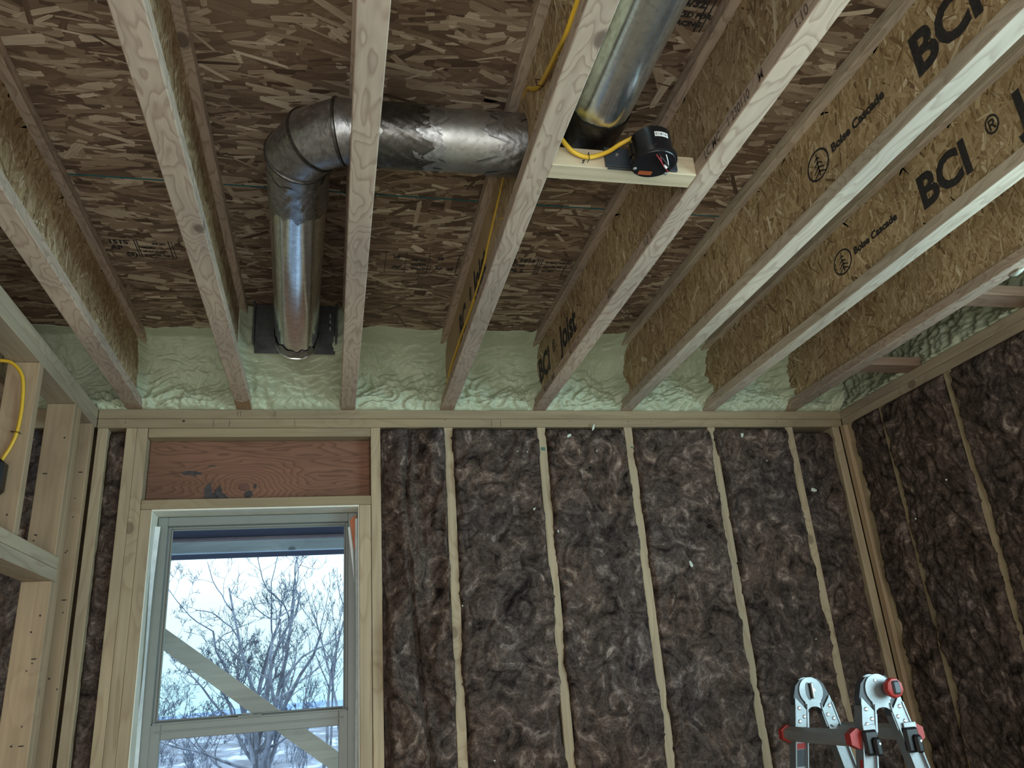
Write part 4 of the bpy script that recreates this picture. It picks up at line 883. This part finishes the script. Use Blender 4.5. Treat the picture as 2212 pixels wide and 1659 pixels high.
for s_ in range(3):
    br, tw = tree_mesh(190+s_, [((R_.uniform(-.5, .5), R_.uniform(-.3, .3), 0), (R_.uniform(-.6, .6), R_.uniform(-.4, .4), 1), R_.uniform(.6, 1.1), .014) for _ in range(9)], .02, 2, kids=(4, 6), minr=.006)
    br.add(tw.v, tw.f); me = bpy.data.meshes.new('bare_shrub'); me.from_pydata(br.v, [], br.f); me.materials.append(TWIG); shm.append(me)
for i_ in range(24):
    row, cc = divmod(i_, 6); y = 20+row*6.5+R_.uniform(-1, 1); x = -.061+(y+3.13)*(-.235+.052*cc+R_.uniform(-.012, .012)); o = bpy.data.objects.new('bare_shrub', shm[i_ % 3]); C.objects.link(o); o.location = (x, y, -.85); o.rotation_euler = (0, 0, R_.uniform(-.4, .4)); o.location.y += (1.8 if i_ == 10 else 0); sc_ = R_.uniform(.38, .5)*(1+row*.25); o.scale = (sc_, sc_, sc_*1.2)
    tagp(o, 'low bare bluish shrub in the snow outside the window', 'shrub', 'bare shrubs in the snow')

# ------------------------------------------------------------------ folding ladder
LX, LY, LZ = 1.39, -1.081, 1.277
LD = thing('folding_ladder', 'aluminium folding ladder with red rung caps standing in the right corner', 'ladder', (LX, LY, 0))
HN, HF = LY, LY+.33
def xz(pts, y0, y1, name, mat, par=None, sm=False):
    o = MB().prism([(LX+p[0], y0, LZ+p[1]) for p in pts], (0, y1-y0, 0)).build(name, mat, par or LD); recalc(o); return o
lean = .215
for side, hy in ((0, HN), (1, HF)):
    # hinge: aluminium disc between two dark cheeks
    arc = [(.040*math.cos(a), .040*math.sin(a)) for a in np.linspace(math.radians(-48), math.radians(228), 34)]
    disc = arc + [(-.028, -.062), (-.022, -.052), (-.012, -.046), (0, -.044), (.012, -.046), (.022, -.052), (.028, -.062)]
    hd_ = xz(disc, hy-.016, hy-.012, 'hinge_plate', ALU)
    xz([(p[0]*1.0, p[1]) for p in disc], hy+.012, hy+.016, 'hinge_plate', ALU)
    for s in (-1, 1):
        ck = [(s*.012, .034), (s*.030, .034), (s*.048, .018), (s*.060, -.012), (s*.062, -.030), (s*.050, -.070), (s*.026, -.068), (s*.022, -.055), (s*.030, -.034), (s*.036, -.010), (s*.026, .016)]
        xz(ck, hy-.0118, hy+.0118, 'hinge_cheek', NAVY)
        pl = [(s*.059, -.015), (s*.022, -.060), (s*.031, -.104), (s*.045, -.098), (s*.056, -.106), (s*.077, -.096)]
        rvp = xz(pl, hy-.0175, hy-.0150, 'rivet_plate', ALU)
        for (rx_, rz_) in ((.052, -.045), (.040, -.070), (.058, -.082)):
            MB().lathe((LX+s*rx_, hy-.0175, LZ+rz_), (0, -1, 0), [(0, .0058), (.002, .0052), (.0035, .003)], 14).build('rivet', STEEL, rvp)
        # rail: broad web with two raised edges, tapering outwards to the floor
        def rp(o_, z_): return (s*(.041+o_+lean*(-.03-z_)), z_)
        z_t, z_b = -.035, -LZ+.035
        mbr = MB()
        def bar(o0, o1, ya, yb):
            A = [rp(o0, z_t - (0.02 if s*o0 < 0 else 0)), rp(o1, z_t), rp(o1, z_b), rp(o0, z_b)]
            mbr.prism([(LX+p[0], ya, LZ+p[1]) for p in A], (0, yb-ya, 0))
        bar(-.021, .021, hy-.0115, hy-.0095); bar(-.022, -.018, hy-.020, hy+.014); bar(.018, .022, hy-.020, hy+.014)
        rl = mbr.build('rail', ALU, LD); recalc(rl)
        f0, f1 = rp(-.024, z_b), rp(.024, z_b)
        MB().box((LX+min(f0[0], f1[0]), hy-.024, .0), (LX+max(f0[0], f1[0]), hy+.018, .05), .003).build('foot', BLACK, LD)
    if side == 0:
        # red adjusting knob with dark grip on the near hinge
        k0 = (LX+.026, hy-.016, LZ+.002)
        autosmooth(MB().lathe(k0, (0, -1, 0), [(0, .014), (.012, .015), (.014, .024), (.030, .027), (.036, .024), (.038, .018)], 9).build('adjusting_knob', RED, LD), 30)
        MB().box((LX+.016, hy-.060, LZ-.014), (LX+.038, hy-.050, LZ+.020), .004).build('knob_grip', NAVY, LD)
        MB().lathe((LX-.006, hy-.016, LZ+.024), (0, -1, 0), [(0, .0045), (.0025, .003)], 12).build('rivet', STEEL, hd_)
        for s in (-1, 1):
            zc = -.125 if s < 0 else -.128; xc = s*(.041+lean*(-.03-zc))
            mbk = MB().box((LX+xc-.021, hy-.030, LZ+zc-.032), (LX+xc+.022, hy-.0117, LZ+zc+.030), .006); mbk.box((LX+xc-.002, hy-.042, LZ+zc-.034), (LX+xc+.020, hy-.028, LZ+zc+.012), .006)
            recalc(mbk.build('rung_lock', BLACK, LD))
            MB().lathe((LX+xc+.012, hy-.0405, LZ+zc-.004), (0, -1, 0), [(0, .0045), (.002, .003)], 12).build('rivet', STEEL, LD)
            MB().box((LX+xc-.016, hy-.024, LZ+zc+.028), (LX+xc+.022, hy-.0205, LZ+zc+.042), .001).build('lock_bracket', ALU, LD)
    else:
        # slotted release on the far hinge
        xz([(.010*math.cos(a)-.009, .026*math.sin(a)) for a in np.linspace(0, 2*math.pi, 24, endpoint=False)], hy-.0166, hy-.0162, 'hinge_slot', BLACK)
        MB().box((LX-.003, hy-.027, LZ-.022), (LX+.004, hy-.017, LZ+.024), .002).build('release_bar', ALU_D, LD)
        MB().lathe((LX+.007, hy-.017, LZ+.001), (0, -1, 0), [(0, .007), (.0015, .0062), (.002, .003)], 18).build('rivet', STEEL, hd_)
for s in (-1, 1):
    for k in range(4):
        zc = -.115-k*.29
        xo = s*(.041+.030+lean*(-.03-zc)); w_ = .022
        sect = []
        for i_ in range(6):
            a = math.radians(30+60*i_); sect.append((LX+xo+.021*math.cos(a), HN-.008, LZ+zc+.021*math.sin(a)))
        recalc(MB().prism(sect, (0, HF-HN+.030, 0)).build('rung', ALU_D, LD))
        for y_, dy in ((HN-.012, .042), (HF+.026, -.034)):
            cs = [(LX+xo+.026*math.cos(math.radians(30+60*i_)), y_, LZ+zc+.026*math.sin(math.radians(30+60*i_))) for i_ in range(6)]
            recalc(MB().prism(cs, (0, dy*.6, 0)).build('rung_cap', RED, LD))
# red and dark sticker on the far left rail, red strip on the near left rail
for z_a, z_b_, mt, nm in ((-.142, -.158, RED, 'red_sticker'), (-.159, -.205, NAVY, 'dark_sticker')):
    s = -1; P = []
    for z_, o_ in ((z_a, -.015), (z_a, .015), (z_b_, .015), (z_b_, -.015)): P.append((LX+s*(.041+o_+lean*(-.03-z_)), HF-.0118, LZ+z_))
    recalc(MB().prism(P, (0, -.0005, 0)).build(nm, mt, LD))
P = [(LX-(.041+.0225+lean*(-.03-z_)), y_, LZ+z_) for z_, y_ in ((-.165, HN-.016), (-.165, HN-.004), (-.33, HN-.004), (-.33, HN-.016))]
MB().prism(P, (-.0005, 0, 0)).build('red_sticker', RED, LD)
